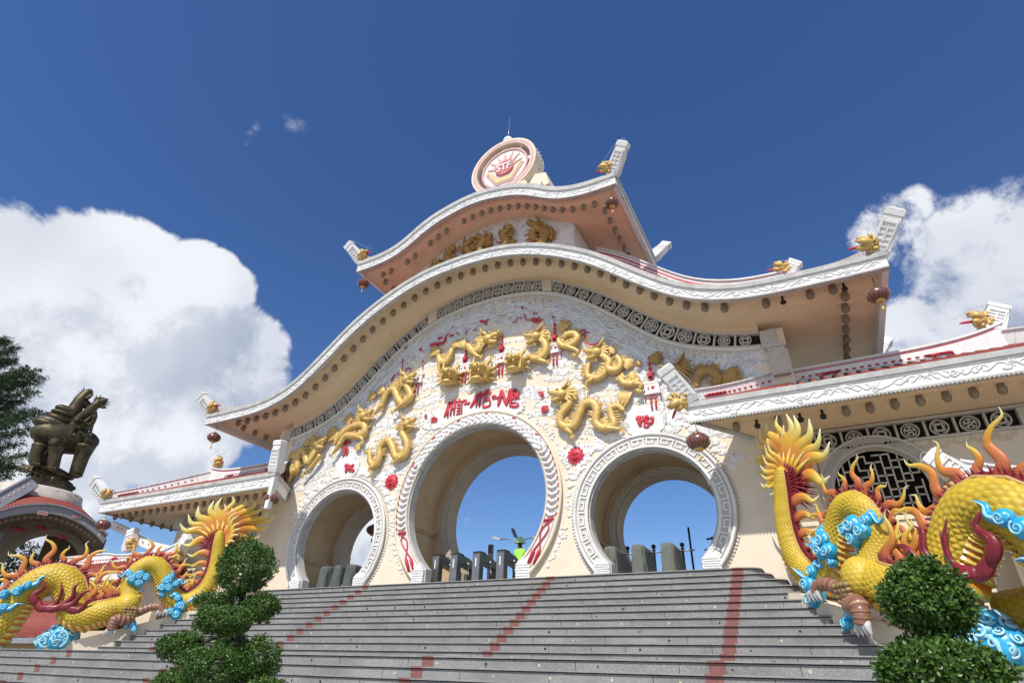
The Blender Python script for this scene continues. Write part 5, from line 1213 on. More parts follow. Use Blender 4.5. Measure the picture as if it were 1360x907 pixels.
# rear eave that carries it
# ------------------------------------------------------------------ scaled dragons on the stair flanks
FA, FD, FN = np.array([8.6, -1.9]), np.array([.633, -.774]), np.array([-.774, -.633])
def dragon(sg, label):
    D = thing('dragon_statue', label, 'dragon statue', (sg*10.2, -3.8, -1.6))
    def X(s, z, n=0.0):
        p = FA+FD*s+FN*n; return np.array([sg*p[0], p[1], z])
    NRM = np.array([sg*FN[0], FN[1], 0.0])
    def pts(l): return np.array([X(*q) for q in l])
    path = [(5.55, -2.9, -.05), (5.25, -2.1, 0), (4.95, -1.4, 0), (4.80, -.80, 0), (4.58, -.33, 0), (4.2, -.08, 0), (3.8, -.16, 0), (3.52, -.52, .05), (3.32, -.92, .18), (3.0, -1.06, .3), (2.62, -.94, .34), (2.28, -.82, .30), (2.05, -.62, .16), (2.16, -.22, 0), (2.17, .12, 0), (2.02, .42, 0), (1.76, .53, 0), (1.5, .40, 0), (1.29, .13, 0), (1.12, -.17, 0), (.88, -.42, 0), (.58, -.50, 0), (.27, -.34, 0), (.04, -.03, 0), (-.05, .43, 0), (-.02, .87, 0), (.07, 1.34, 0), (.14, 1.72, 0)]
    rad = [.43, .43, .42, .41, .40, .40, .40, .39, .37, .35, .33, .32, .30, .27, .26, .26, .26, .26, .26, .26, .26, .255, .245, .235, .22, .20, .17, .11]
    C0 = catmull(pts(path), 10); r0 = np.interp(np.linspace(0, 1, len(C0)), np.linspace(0, 1, len(rad)), rad)
    seg = np.linalg.norm(np.diff(C0, axis=0), axis=1); L = np.concatenate([[0], np.cumsum(seg)]); nL = int(L[-1]/.021)
    ll = np.linspace(0, L[-1], nL); C = np.stack([np.interp(ll, L, C0[:, k]) for k in range(3)], -1); rr = np.interp(ll, L, r0)
    ker = np.ones(15)/15
    for k in range(3): C[:, k] = np.convolve(np.pad(C[:, k], 7, mode='edge'), ker, 'valid')
    T, N, B = frames(C, NRM); flip = 1.0
    i = int(np.argmin(np.linalg.norm(C-X(4.2, -.08, 0), axis=1)))
    if B[i][2] < 0: flip = -1.0
    Dl = B*flip                                  # dorsal direction
    na = 132; ang = np.linspace(0, 2*PI, na, endpoint=False)   # 0 = dorsal
    nsc0 = 22.0; size = 2*PI*rr/nsc0; bl = np.cumsum(np.gradient(ll)/(size*.80)); 
    nsc = np.full(len(ll), nsc0)
    A, Bq = np.meshgrid(ang/(2*PI), bl); H = fish(A*nsc[:, None], Bq)
    V = C[:, None, :]+(rr[:, None]+(H-.5)*(size*np.interp(size, [.04, .10], [.62, .40]))[:, None])[:, :, None]*(np.cos(ang)[None, :, None]*Dl[:, None, :]+np.sin(ang)[None, :, None]*N[:, None, :])
    mb = MB(); F = gridfaces(len(C), na)
    mb.add(V.reshape(-1, 3), F, np.clip(H, 0, 1).ravel()); k = len(C)*na
    mb.add(np.vstack([V[-1], C[-1]+T[-1]*.09]), [[j, (j+1) % na, na] for j in range(na)], .7)
    mb.build('body', M['scale'], D)
    # belly plates
    bm_ = MB(); half = .80; cols = 15; st = .115
    idx = np.arange(0, int(len(C)*.86)); aa = np.linspace(PI-half, PI+half, cols)
    ph = (ll[idx]/np.interp(ll[idx], [0, L[-1]], [.17, .11])); fr = ph-np.floor(ph)
    out_ = rr[idx]+.035+.06*fr
    curv = (np.abs(np.linspace(-1, 1, cols))**2)[None, :]*.35
    fr2 = (ph[:, None]+curv) % 1.0; rad2 = rr[idx][:, None]+.03+.055*fr2-.05*np.abs(np.linspace(-1, 1, cols))[None, :]**4
    Vb = C[idx][:, None, :]+rad2[:, :, None]*(np.cos(aa)[None, :, None]*Dl[idx][:, None, :]+np.sin(aa)[None, :, None]*N[idx][:, None, :])
    bm_.add(Vb.reshape(-1, 3), gridfaces(len(idx), cols, False), fr2.ravel()); bm_.build('belly', M['belly'], D)
    # dorsal frill and trims
    fb = MB(); tb = MB()
    q = .10
    while q < L[-1]-.10:
        i = int(q/L[-1]*(nL-1)); r = rr[i]; k_ = np.interp(r, [.1, .43], [.10, .17])
        for sd in (-1, 1):
            b = C[i]+Dl[i]*r*.97+N[i]*sd*r*.10; e = b+Dl[i]*k_*.75+N[i]*sd*k_*.35
            flame(fb, [b, (b+e)/2+T[i]*.02, e+T[i]*.055+Dl[i]*k_*.2], .034, .6, up=N[i], n=5, sm=2)
        q += .058
    for sd in (-1, 1):
        tube(tb, C[::12]+Dl[::12]*(rr[::12, None]*1.0)+N[::12]*(sd*rr[::12, None]*.30), rr[::12]*.075, 6)
    tube(fb, C[::12]+Dl[::12]*(rr[::12, None]*.98), rr[::12]*.24, 8)
    fb.build('frill', M['maroon'], D); tb.build('trim', M['tan'], D)
    # flame spines along the back, each its own part
    def spine(b, d, t, ln, w, ph_):
        sw = t*ln*.20*ph_
        s_ = MB(); flame(s_, [b-d*.05, b+d*ln*.22-sw*.2, b+d*ln*.45+sw*.9, b+d*ln*.68+sw*.75, b+d*ln*.86+sw*.0, b+d*ln+sw*.25], w, .45, up=NRM, n=10, sm=7, prof=[1.15, .92, .70, .53, .34, .17, .02])
        for g in (-.4, 0, .4):
            pass
        s_.build('spine', M['flame'], D)
    q = .30; k = 0
    tot_ = L[-1]
    while q < tot_*.80:
        i = int(q/tot_*(nL-1)); r = rr[i]; big = [1.0, .66, 1.0, .6, .85][k % 5]
        ln = big*np.interp(r, [.2, .43], [.64, .98])*np.interp(q/tot_, [0, .5, .8], [1, 1, .75])
        lean = -T[i]*.10 if k % 2 else T[i]*.06
        spine(C[i]+Dl[i]*r*.95+N[i]*((k % 3)-1)*.03, Dl[i]+lean, T[i], ln, np.interp(r, [.2, .43], [.074, .112])*(.75+.25*big), 1 if k % 2 else -.8)
        q += np.interp(r, [.2, .43], [.125, .17]); k += 1
    # tail: maroon rosette, small flames, long swept flames
    tip = X(.12, 1.62, 0); base = X(.10, 1.38, -.12)
    rb = MB()
    for ring, (rad0, ln, cnt) in enumerate(((.16, .44, 24), (.20, .54, 26), (.22, .42, 22))):
        for a in np.linspace(-.35*PI, 1.35*PI, cnt):
            d = FD_3 = (X(1, 0)-X(0, 0))*math.cos(a)+EZ*math.sin(a)
            b = base+d*rad0*.6-NRM*(.02+.07*ring); flame(rb, [b, b+d*ln*.5+NRM*.06, b+d*ln+NRM*(.02-.05*ring)], .045, .5, up=NRM, n=5, sm=2)
    rb.build('rosette', M['maroon'], D)
    SD = X(1, 0)-X(0, 0)
    tips = [(-.14, 2.41, 0), (-.28, 2.30, 0), (-.42, 2.10, 0), (-.50, 1.90, .05), (-.52, 1.70, .05), (-.46, 1.46, .05), (-.30, 1.25, .0)]
    for (s_, z_, n_) in tips:
        e = X(s_*.9+.02, z_, n_+.06); b = base+(e-base)*.22; d = e-b; m_ = MB(); pr = np.cross(d, NRM)*.22
        flame(m_, [b, b+d*.35+pr*.6, b+d*.7-pr*.1, e+pr*.5], .075, .5, up=NRM, n=9, sm=5, t0=.2); m_.build('tail_flame', M['flame'], D)
    big_t = [((.45, 2.85), .16), ((.66, 2.72), .17), ((1.06, 2.46), .17), ((.20, 2.66), .13), ((-.05, 2.56), .11), ((1.42, 1.82), .14), ((1.18, 1.22), .13), ((1.28, 2.15), .13), ((.92, .92), .10), ((.80, .62), .08), ((.75, .30), .08), ((.98, .05), .07)]
    for j, ((s_, z_), w_) in enumerate(big_t):
        if z_ > 1.0: b = base+SD*(.05+.05*(j % 3))*(1 if s_ > .3 else 0)-NRM*.12
        else: b = X(.16+.1*(z_ < .2), z_+.0, -.02)
        e = X(s_, z_, -.22 if z_ > 1 else -.1); d = e-b; pr = np.cross(NRM, d)*(.14 if s_ > .3 else -.12)*sg
        m_ = MB(); flame(m_, [b, b+d*.25+pr*.9, b+d*.52+pr*.8, b+d*.76-pr*.35, e+pr*.25], w_*(1.25 if z_ > 1 else 1.0), .5, up=NRM, n=10, sm=6, prof=[.9, 1.1, 1.05, .78, .55, .36, .05]); m_.build('tail_flame', M['flame'], D)
    # the rear fringe sweeping inward behind the tail
    for j, (s_, z_, n_, w_) in enumerate(((.05, 2.95, -.24, .13), (-.38, 2.96, -.26, .15), (-.70, 2.92, -.28, .15), (-.96, 2.85, -.36, .15), (-1.2, 2.63, -.40, .14), (-1.45, 2.58, -.54, .13), (-1.34, 2.22, -.46, .13), (-1.12, 1.78, -.34, .11), (-.82, 1.46, -.3, .09))):
        e = X(s_, z_, n_); b = base-NRM*.14+EZ*(.15-.035*j)-SD*.05; d = e-b; pr = np.cross(NRM, d)*.15*sg
        m_ = MB(); flame(m_, [b, b+d*.22-pr*.75, b+d*.48-pr*.85, b+d*.72-pr*.15, b+d*.88+pr*.35, e-pr*.1], w_*1.15, .5, up=NRM, n=9, sm=5, prof=[.8, 1.1, 1.05, .8, .5, .34, .05]); m_.build('tail_flame', M['flame'], D)
    for j, a in enumerate(np.linspace(.15*PI, .75*PI, 8)):
        d = SD*math.cos(a)+EZ*math.sin(a); b = base+d*.22-NRM*.05; m_ = MB()
        flame(m_, [b, b+d*.22+NRM*.06, b+d*.42+NRM*.02, b+d*.56+SD*.05], .055, .6, up=NRM, n=8, sm=4, t0=.3); m_.build('tail_flame', M['flame'], D)
    # thigh, banded legs, claws
    th = MB(); th_c = X(2.0, -.70, .40); U_, W_2 = np.meshgrid(np.linspace(0, 1, 73)[:-1], np.linspace(.02, .98, 60)); Ht = fish(U_*18, (1-W_2)*13); rt2 = .29+(Ht-.5)*.03; st2 = np.sin(W_2*PI)
    th.add((th_c+np.stack([rt2*st2*np.cos(U_*2*PI), rt2*st2*np.sin(U_*2*PI), 1.12*rt2*np.cos(W_2*PI)], -1)).reshape(-1, 3), gridfaces(60, 72), np.clip(.28+.8*Ht, 0, 1).ravel())
    th.build('thigh', M['scale'], D)
    th = MB(); ball(th, X(1.84, -.90, .52), (.20, .20, .22), 16, 10)
    for j in range(16): ball(th, X(1.72+.085*(j % 4), -.80-.075*(j//4), .69-.015*(j//4)), (.06, .06, .045), 8, 6)
    th.build('knee', M['flamebrown'], D)
    def leg(l, rs, bands, nm='leg'):
        m_ = MB(); Cc = catmull(pts(l), 14); s_ = np.linspace(0, 1, len(Cc)); f_ = (s_*bands) % 1.0
        r_ = np.interp(s_, np.linspace(0, 1, len(rs)), rs)*(1+.12*np.sin(f_*PI)); tube(m_, Cc, r_, 14, 0, t=np.repeat(f_, 14)[::14] if False else f_)
        o = m_.build(nm, M['legbrown'], D); return o, Cc
    def claws(l_, Cc):
        c = MB(); e = Cc[-1]; d = Cc[-1]-Cc[-4]; d /= np.linalg.norm(d)
        for q in (-.10, -.02, .06, .13): flame(c, [e+SD*q*.6-d*.03, e+SD*q+d*.05+NRM*.03, e+SD*q*1.2-EZ*.16+NRM*.02], .062, .8, n=8, sm=4, prof=[1, 1, .9, .75, .5, .12])
        c.build('claw', M['clawgrey'], l_)
    l_, Cc = leg([(1.80, -.92, .45), (1.62, -.84, .48), (1.38, -.72, .50), (1.16, -.70, .52), (1.03, -.80, .54)], [.12, .115, .10, .10, .085], 9); claws(l_, Cc)
    l_, Cc = leg([(1.75, -1.02, .50), (1.92, -1.10, .62), (2.12, -1.10, .70), (2.16, -1.24, .72), (2.14, -1.38, .72)], [.14, .14, .135, .125, .11], 8); claws(l_, Cc)
    # maroon flames at the flank
    mf = MB()
    for l in ([(4.30, -.62, .42), (4.05, -.86, .48), (3.75, -.72, .5), (3.74, -.40, .5), (3.86, -.12, .46)], [(4.20, -.78, .46), (4.36, -.55, .47), (4.20, -.32, .46), (4.38, -.12, .44)], [(4.05, -.86, .5), (3.65, -.82, .54), (3.42, -.52, .55), (3.46, -.25, .52), (3.34, -.12, .5)], [(3.7, -.84, .54), (3.35, -.72, .58), (3.2, -.42, .58), (3.02, -.32, .56)], [(3.45, -.82, .56), (3.12, -.85, .6), (2.98, -.6, .62), (2.84, -.52, .6)]):
        lp_ = pts(l); tt_ = catmull(lp_, 6); [tube(mf, tt_[1:-4]+NRM*.05-EZ*.06+EZ*.02*o_, np.linspace(.016, .004, len(tt_)-5), 5) for o_ in (-1.4, 0, 1.4)]; flame(mf, lp_-EZ*.06, .09, .62, up=NRM, n=10, sm=7, prof=[.8, 1.2, 1.05, .75, .55, .35, .08])
    mf.build('flank_flame', M['maroon'], D)
    # turquoise clouds
    def cloudlet(l, nm='cloud', dome=None):
        a = MB()
        for (s_, z_, n_, r_) in l:
            c = X(s_, z_, n_); ball(a, c, r_, 16, 10)
            tx_ = SD*(1 if RNG.random() < .5 else -1)
            for q in range(2): spiral(a, c+NRM*r_*(.93 if q == 0 else .6)+(SD*r_*.7 if q else 0), r_*(.62 if q == 0 else .3), tx_, EZ, r_*.10, 1.5, 1, n=6, pts=26, a0=RNG.uniform(0, 6))
        return a
    def finish(a, tails, nm='cloud'):
        for l, w in tails:
            flame(a, pts(l), w, .7, up=NRM, n=8, sm=6, mi=0); flame(a, pts([(q[0], q[1], q[2]+w*.55) for q in l]), w*.35, .8, up=NRM, n=6, sm=6, mi=1)
        a.build(nm, [M['blue'], M['bluelight']], D)
    finish(cloudlet([(1.18, .06, .22, .16), (1.08, -.12, .24, .15), (1.26, -.14, .24, .14), (1.12, .2, .2, .10), (.92, .0, .2, .12), (1.22, -.32, .22, .10)]), [([(.98, .0, .2), (.84, .12, .2), (.76, .02, .2), (.60, .12, .2)], .06), ([(1.2, .1, .2), (1.12, .3, .16), (1.26, .42, .1)], .05)])
    finish(cloudlet([(1.98, .14, .24, .17), (2.14, .02, .24, .15), (1.92, -.06, .24, .15), (2.24, .16, .22, .11), (1.80, .10, .24, .14)]), [([(2.2, .16, .2), (2.34, .26, .2), (2.44, .08, .2), (2.62, .18, .2)], .06), ([(1.9, -.1, .2), (1.82, -.26, .2), (1.66, -.24, .2)], .05)])
    finish(cloudlet([(.62, -.62, .28, .16), (.66, -.86, .3, .15), (.84, -.80, .34, .13), (.74, -.40, .26, .11)]), [([(.72, -.5, .26), (.86, -.30, .26), (.98, -.36, .26), (1.0, -.18, .25)], .08), ([(.5, -.5, .2), (.3, -.36, .22), (.12, -.22, .2)], .08)])
    a = cloudlet([(3.40, -1.62, .05, .40), (3.66, -1.72, .05, .30)])
    for bc_, br_, cnt in ((X(3.40, -1.62, .05), .40, 34), (X(3.66, -1.72, .05), .30, 22)):
        for j in range(cnt):
            f_ = (j+.5)/cnt; u_ = math.asin(-.35+1.3*f_) if f_ < .99 else 1.3; t_ = (j*2.399) % (2*PI)
            d = SD*math.sin(t_)*math.cos(u_)+NRM*math.cos(t_)*math.cos(u_)+EZ*math.sin(u_); c = bc_+d*(br_+.012)
            e1 = np.cross(d, EZ+SD*.1); e1 /= np.linalg.norm(e1); spiral(a, c, br_*.24, e1, np.cross(e1, d), br_*.055, 1.35, 1, n=6, pts=18, a0=j)
    finish(a, [])
    a = cloudlet([(4.95, -1.9, .35, .24), (4.75, -2.05, .4, .2), (5.0, -1.5, .36, .14), (4.96, -1.2, .36, .08)]); finish(a, [([(5.0, -1.5, .4), (4.98, -1.1, .42), (4.92, -.9, .42)], .07)])
    a = cloudlet([(5.05, -.62, .42, .13), (4.78, -.52, .44, .14), (4.60, -.36, .44, .12), (5.2, -.95, .42, .14), (4.92, -.95, .44, .12)]); finish(a, [([(4.7, -.4, .42), (4.42, -.30, .44), (4.40, -.16, .42), (4.26, -.05, .40)], .08), ([(5.1, -.95, .42), (4.8, -.98, .45), (4.66, -.84, .44), (4.5, -.84, .42)], .08)])
    finish(cloudlet([(1.70, -1.18, .5, .10), (1.62, -1.32, .55, .09), (1.84, -1.24, .5, .08)]), [([(1.72, -1.1, .5), (1.60, -1.3, .56), (1.54, -1.45, .58)], .07)])
    # far side of the body, resting on the flank behind the arch
    if sg > 0:
        m_ = MB(); l = catmull(pts([(3.3, -1.35, -.55), (3.8, -1.28, -.75), (4.4, -1.25, -.8), (5.2, -1.3, -.7), (6.2, -1.5, -.6)]), 40); n2 = len(l); rs = np.full(n2, .33); T2, N2, B2 = frames(l, NRM)
        sl = np.concatenate([[0], np.cumsum(np.linalg.norm(np.diff(l, axis=0), axis=1))]); A2, Q2 = np.meshgrid(ang/(2*PI), sl/.09); H2 = fish(A2*20, Q2)
        V2 = l[:, None, :]+(rs[:, None]+H2*.035)[:, :, None]*(np.cos(ang)[None, :, None]*B2[:, None, :]+np.sin(ang)[None, :, None]*N2[:, None, :]); m_.add(V2.reshape(-1, 3), gridfaces(n2, na), np.clip(H2, 0, 1).ravel()); m_.build('body', M['scale'], D)
    return D
dragon(1, 'yellow dragon with orange flame spines on the right flank of the stairs')
dragon(-1, 'yellow dragon with orange flame spines on the left flank of the stairs')
# sloping flank walls that carry them
for sg in (-1, 1):
    fw = thing('flank_wall', 'cream sloping flank wall under the %s dragon' % ('right' if sg > 0 else 'left'), 'wall', (sg*10.5, -3.5, -3.8))
    mb = MB(); V = []
    for s_ in np.linspace(-.6, 6.4, 9):
        z_ = -.62-.345*max(0, s_)
        for n_, zz in ((.30 if sg > 0 else .30, z_), (-1.6, z_), (-1.6, -3.8), (.30, -3.8)):
            p_ = FA+FD*s_+FN*n_; V.append((sg*p_[0], p_[1], zz))
    mb.add(V, gridfaces(9, 4).tolist()+[[0, 1, 2, 3], [35, 34, 33, 32]], None, 0, False); mb.build('wall', M['cream'], fw)

# ------------------------------------------------------------------ turnstiles
def turnstile(x, y, label, covered, tint=0):
    t = thing('turnstile', label, 'turnstile', (x, y, -.022), 'covered turnstiles in the side arches' if covered else 'steel turnstiles in the middle arch')
    L = 1.25; w = .13; h = 1.02
    if not covered:
        mb = MB(); prof = [(y, -.02), (y+.22, -.02), (y+.22, h-.26), (y+L-.22, h-.36), (y+L-.22, -.02), (y+L, -.02), (y+L, h-.24), (y+L*.55, h-.06), (y+.14, h), (y, h-.04)]
        V = [(x-w, a, b) for a, b in prof]+[(x+w, a, b) for a, b in prof]; n = len(prof)
        mb.add(V, [list(range(n)), list(range(2*n-1, n-1, -1))]+[[i, i+n, (i+1) % n+n, (i+1) % n] for i in range(n)], None, 0, False); mb.build('cabinet', M['darksteel'], t)
        mb = MB(); box(mb, x-w+.015, x+w-.015, y-.012, y-.002, .02, h-.08); mb.build('front_panel', M['steel'], t)
        mb = MB(); box(mb, x-.02, x+.02, y-.022, y-.0122, h-.42, h-.18); mb.build('reader_strip', M['white'], t)
        mb = MB(); box(mb, x-w-.004, x+w+.004, y+.02, y+.34, h-.03, h+.012); mb.build('lid', M['black'], t)
    else:
        mb = MB(); k = 15; rows = []
        for j, z in enumerate(np.linspace(.0, h-.14, 9)):
            q = z/(h-.14); ring = []
            for i in range(40):
                a = 2*PI*i/40; c, s = math.cos(a), math.sin(a); ex = .8
                px = (w+.03+.04*(1-q))*np.sign(c)*abs(c)**.35; py = (L/2*.98+.05*(1-q))*np.sign(s)*abs(s)**.35
                f = 1+.07*math.sin(i*1.1+j*.35+x*7)*(1-.5*q)+.045*math.sin(i*2.6+j*.6+x*3)
                ring.append((x+px*f, y+L/2+py*f, z-.02+(-.10*q*max(0, s)) +.015*math.sin(i*1.7)*q))
            rows += ring
        ztop = h+.10
        rows += [(x+(px-x)*.86, y+L/2+(py-y-L/2)*.94, pz+.05) for px, py, pz in rows[-40:]]
        mb.add(rows, gridfaces(10, 40).tolist()+[list(range(360, 400))]); mb.build('tarpaulin', M['cloth'] if x > 0 else M['darkcloth'], t)
        if x < 0: mb = MB(); tube(mb, [(x+.19, y+.02, .05), (x+.205, y+.3, .4), (x+.19, y+.52, .74)], .018, 5); mb.build('tie_strap', M['lip'], t)
    if tint: pass
    mb = MB(); tube(mb, [(x+w+.0, y+.62, h-.22), (x+w+.46, y+.62, h-.22)], .021, 8)
    if not covered: tube(mb, [(x+w, y+.62, h-.22), (x+w+.1, y+.50, h-.5), (x+w+.16, y+.45, h-.62)], .018, 6); ball(mb, (x+w+.01, y+.62, h-.24), .07, 10, 8)
    mb.build('arm', M['steel'], t)
for x, lb in ((-1.60, 'dark steel turnstile at the left edge of the middle arch'), (-.93, 'second steel turnstile from the left in the middle arch'), (-.14, 'third steel turnstile from the left in the middle arch, before the dark post'), (.68, 'steel turnstile in front of the person in the lime shirt')):
    turnstile(x, .52, lb, False)
for x, lb in ((4.00, 'grey tarpaulin covered turnstile at the left of the right arch'), (4.76, 'grey tarpaulin covered turnstile in the middle of the right arch'), (5.54, 'grey tarpaulin covered turnstile nearest the rail in the right arch')): turnstile(x, .5, lb, True)
for x, lb in ((-6.25, 'dark covered turnstile at the left of the left arch'), (-5.68, 'dark covered turnstile in the middle of the left arch'), (-5.10, 'dark covered turnstile at the right of the left arch')): turnstile(x, .55, lb, True)
# bollards, posts and rail beyond the arches
for x, y, lb in ((3.84, 1.95, 'black ball-topped post left of the other two'), (4.64, 1.95, 'black ball-topped post standing between two covered turnstiles'), (5.48, 1.95, 'black ball-topped post right of the covered turnstiles')):
    t = thing('ball_post', lb, 'bollard', (x, y+.8, -.022), 'black posts with ball tops'); y += .8
    mb = MB(); lathe(mb, (x, y, -.02), [(.06, 0), (.06, .04), (.035, .06), (.035, 1.17), (.05, 1.18), (.05, 1.21)], 12); mb.build('post', M['black'], t)
    mb = MB(); ball(mb, (x, y, 1.27), .068, 14, 10); mb.build('ball', M['black'], t)
t = thing('barrier_rail', 'steel rail with slanted black brace at the right side of the right arch', 'railing', (6.9, 1.5, -.02))
mb = MB(); tube(mb, [(6.55, 1.5, -.02), (6.55, 1.5, 1.18)], .028, 8); tube(mb, [(6.30, 1.5, .86), (6.6, 1.5, .86)], .02, 6); mb.build('post', M['steel'], t)
mb = MB(); tube(mb, [(6.4, 1.5, 1.12), (6.56, 1.5, 1.14), (7.2, 1.5, .72)], .028, 6); tube(mb, [(6.58, 1.52, 1.08), (7.2, 1.52, .62)], .02, 6); mb.build('brace', M['black'], t)
mb = MB(); a, b = P(914, 700, 2.2), P(921, 752, 2.2); tube(mb, [(b[0], 2.2, -.02), (a[0], 2.2, a[2])], .03, 8); o = mb.build('slim_pole', M['black'], None, (a[0], 2.2, -.02)); tag(o, 'thin black pole rising right of the last ball-topped post', 'pole')
t = thing('sign_post', 'short dark upright post behind the third steel turnstile', 'post', (.0, 2.6, -.02)); a = P(652, 723, 2.6)
mb = MB(); box(mb, a[0]-.08, a[0]+.08, 2.56, 2.66, -.02, a[2]); mb.build('post', M['darksteel'], t)
mb = MB(); 
for q in range(4): box(mb, a[0]-.035, a[0]+.035, 2.552, 2.559, a[2]-.14-.14*q, a[2]-.07-.14*q)
mb.build('display', M['black'], t)
# street lamp far behind
a = P(689, 722, 17.0); t = thing('street_lamp', 'double-armed street lamp far behind the person in the lime shirt', 'street lamp', (a[0], 17, -.02))
mb = MB(); lathe(mb, (a[0], 17, -.02), [(.12, 0), (.09, .3), (.06, a[2]+.02)], 10); mb.build('pole', M['steel'], t)
for u, v, nm in ((663, 715.5, 1), (711, 713.5, 1), (684, 710, 0)):
    e = P(u, v, 17.0); mb = MB(); tube(mb, [a, a*.5+e*.5+EZ*.12, e], .035, 6, 5)
    ar = mb.build('arm', M['steel'] if nm else M['black'], t); mb = MB(); d = (e-a)/np.linalg.norm(e-a)
    obox(mb, e+d*.14, d*.28, np.cross(d, EY)*.06, EY*.12); mb.build('lamp_head', M['lip'] if nm else M['black'], ar)
# ------------------------------------------------------------------ person
def person():
    x, y = .27, 2.58; t = thing('person', 'person in a lime shirt and pale green bucket hat standing behind the turnstiles', 'person', (x, y, -.02))
    J = [(0, 0, .92), (0, 0, 1.12), (0, .0, 1.34), (0, -.0, 1.47), (0, .01, 1.56), (-.165, 0, 1.40), (-.20, .02, 1.14), (-.19, -.10, .93), (.165, 0, 1.40), (.20, .02, 1.14), (.19, -.10, .93), (-.1, 0, .86), (-.11, .01, .48), (-.11, .03, .06), (-.11, -.12, .03), (.1, 0, .86), (.11, .01, .48), (.11, .03, .06), (.11, -.12, .03), (0, -.01, 1.68)]
    E = [(0, 1), (1, 2), (2, 3), (3, 4), (4, 19), (2, 5), (5, 6), (6, 7), (2, 8), (8, 9), (9, 10), (0, 11), (11, 12), (12, 13), (13, 14), (0, 15), (15, 16), (16, 17), (17, 18)]
    Rr = [.14, .13, .145, .06, .07, .065, .05, .04, .075, .05, .04, .10, .07, .05, .04, .10, .07, .05, .04, .085]
    me = bpy.data.meshes.new('body'); me.from_pydata([(a, b, c) for a, b, c in J], E, []); o = bpy.data.objects.new('body', me); COL.objects.link(o)
    sk = o.modifiers.new('skin', 'SKIN'); sv = me.skin_vertices[0].data if me.skin_vertices else None
    bm = bmesh.new(); bm.from_mesh(me); lay = bm.verts.layers.skin.verify(); bm.verts.ensure_lookup_table()
    for i, v in enumerate(bm.verts): v[lay].radius = (Rr[i], Rr[i]*.8); v[lay].use_root = (i == 0)
    bm.to_mesh(me); bm.free(); o.modifiers.new('sub', 'SUBSURF').levels = 2
    dg = bpy.context.evaluated_depsgraph_get(); me2 = bpy.data.meshes.new_from_object(o.evaluated_get(dg)); bpy.data.objects.remove(o)
    me2.materials.append(M['skin']); me2.materials.append(M['hivis']); me2.materials.append(M['trouser'])
    for p_ in me2.polygons:
        z = p_.center[2]; xx = abs(p_.center[0]); p_.use_smooth = True
        p_.material_index = 1 if (.90 < z < 1.475 and not (xx > .2 and z < 1.05)) else (2 if z <= .9 and xx < .2 else 0)
    b = bpy.data.objects.new('body', me2); COL.objects.link(b); b.parent = t
    mb = MB(); ORG[t.name] = np.zeros(3); c = np.array([0, -.01, 1.69])
    lathe(mb, c, [(.19, -.05), (.185, -.035), (.115, .03), (.112, .05), (.105, .12), (.08, .145), (.01, .15)], 20); mb.build('bucket_hat', M['hat'], t)
    mb = MB(); ball(mb, c+np.array([0, -.005, -.05]), (.083, .10, .115), 14, 10); ball(mb, c+np.array([0, -.105, -.06]), (.016, .02, .022), 6, 5)
    for s in (-1, 1): ball(mb, c+np.array([s*.085, 0, -.06]), (.014, .025, .032), 6, 5)
    mb.build('head', M['skin'], t)
    mb = MB()
    for s in (-1, 1): ball(mb, c+np.array([s*.032, -.092, -.035]), .011, 6, 5)
    mb.build('eyes', M['black'], t)
    for s in (-1, 1):
        mb = MB(); h = np.array([s*.19, -.11, .91]); ball(mb, h-EZ*.04, (.022, .04, .05), 8, 6)
        for q in range(4): f_ = h+np.array([0, -.03+.02*q, -.08]); tube(mb, [f_, f_+np.array([-s*.005, -.005, -.035-.006*(q in (1, 2))]), f_+np.array([-s*.018, -.01, -.065-.008*(q in (1, 2))])], [.010, .009, .007], 6)
        tube(mb, [h+np.array([0, -.035, -.03]), h+np.array([-s*.012, -.062, -.055]), h+np.array([-s*.018, -.066, -.085])], [.011, .010, .008], 6)
        mb.build('hand', M['skin'], t)
person()
# ------------------------------------------------------------------ round pavilion and bronze statue at the far left
PV0 = P(62, 690, -1.9); _n = np.array([CAM_POS[0]-PV0[0], CAM_POS[1]-PV0[1], 0]); _n /= np.linalg.norm(_n)
PEX = np.array([-_n[1], _n[0], 0.0]); PEY = -_n          # the pavilion's own axes: sideways, and away from the stairs
class MBL(MB):
    """shapes given in the pavilion's own axes"""
    def build(s, *a, **k):
        s.V = [np.array([PV0[0], PV0[1], 0])+v[:, :1]*PEX+v[:, 1:2]*PEY+v[:, 2:]*EZ for v in s.V]; return MB.build(s, *a, **k)
def LP(u, v, off=0.0):
    d = ray(u, v); t = ((PV0-CAM_POS)@PEY+off)/(d@PEY); X = CAM_POS+d*t; return np.array([(X-PV0)@PEX, off, X[2]])
pk = (LP(70, 690)[0]-LP(50, 690)[0])/20.0
pv = thing('statue_pavilion', 'pavilion with red tile roof and shade-grey curved eaves carrying the bronze statue', 'pavilion', (PV0[0], PV0[1], -2.0))
eav = catmull([LP(-70, 716), LP(-35, 702), LP(0, 688), LP(35, 681), LP(70, 681.5), LP(100, 691), LP(122, 705), LP(138, 721)], 8)
hh = 13*pk; mb = MBL(); V = []
for c in eav: V += [c, c+EZ*hh*.95, c+EZ*hh*.95+EY*.25, c+EY*.25]
mb.add(V, [f[::-1] for f in gridfaces(len(eav), 4).tolist()]+[[0, 1, 2, 3], [len(V)-4+k for k in (3, 2, 1, 0)]], None, 0, False); V = []
for c in eav: V += [c+EZ*hh*.97-EY*.1, c+EZ*hh*1.16-EY*.1, c+EZ*hh*1.16+EY*.3, c+EZ*hh*.97+EY*.3]
mb.add(V, [f[::-1] for f in gridfaces(len(eav), 4).tolist()], None, 0, False)
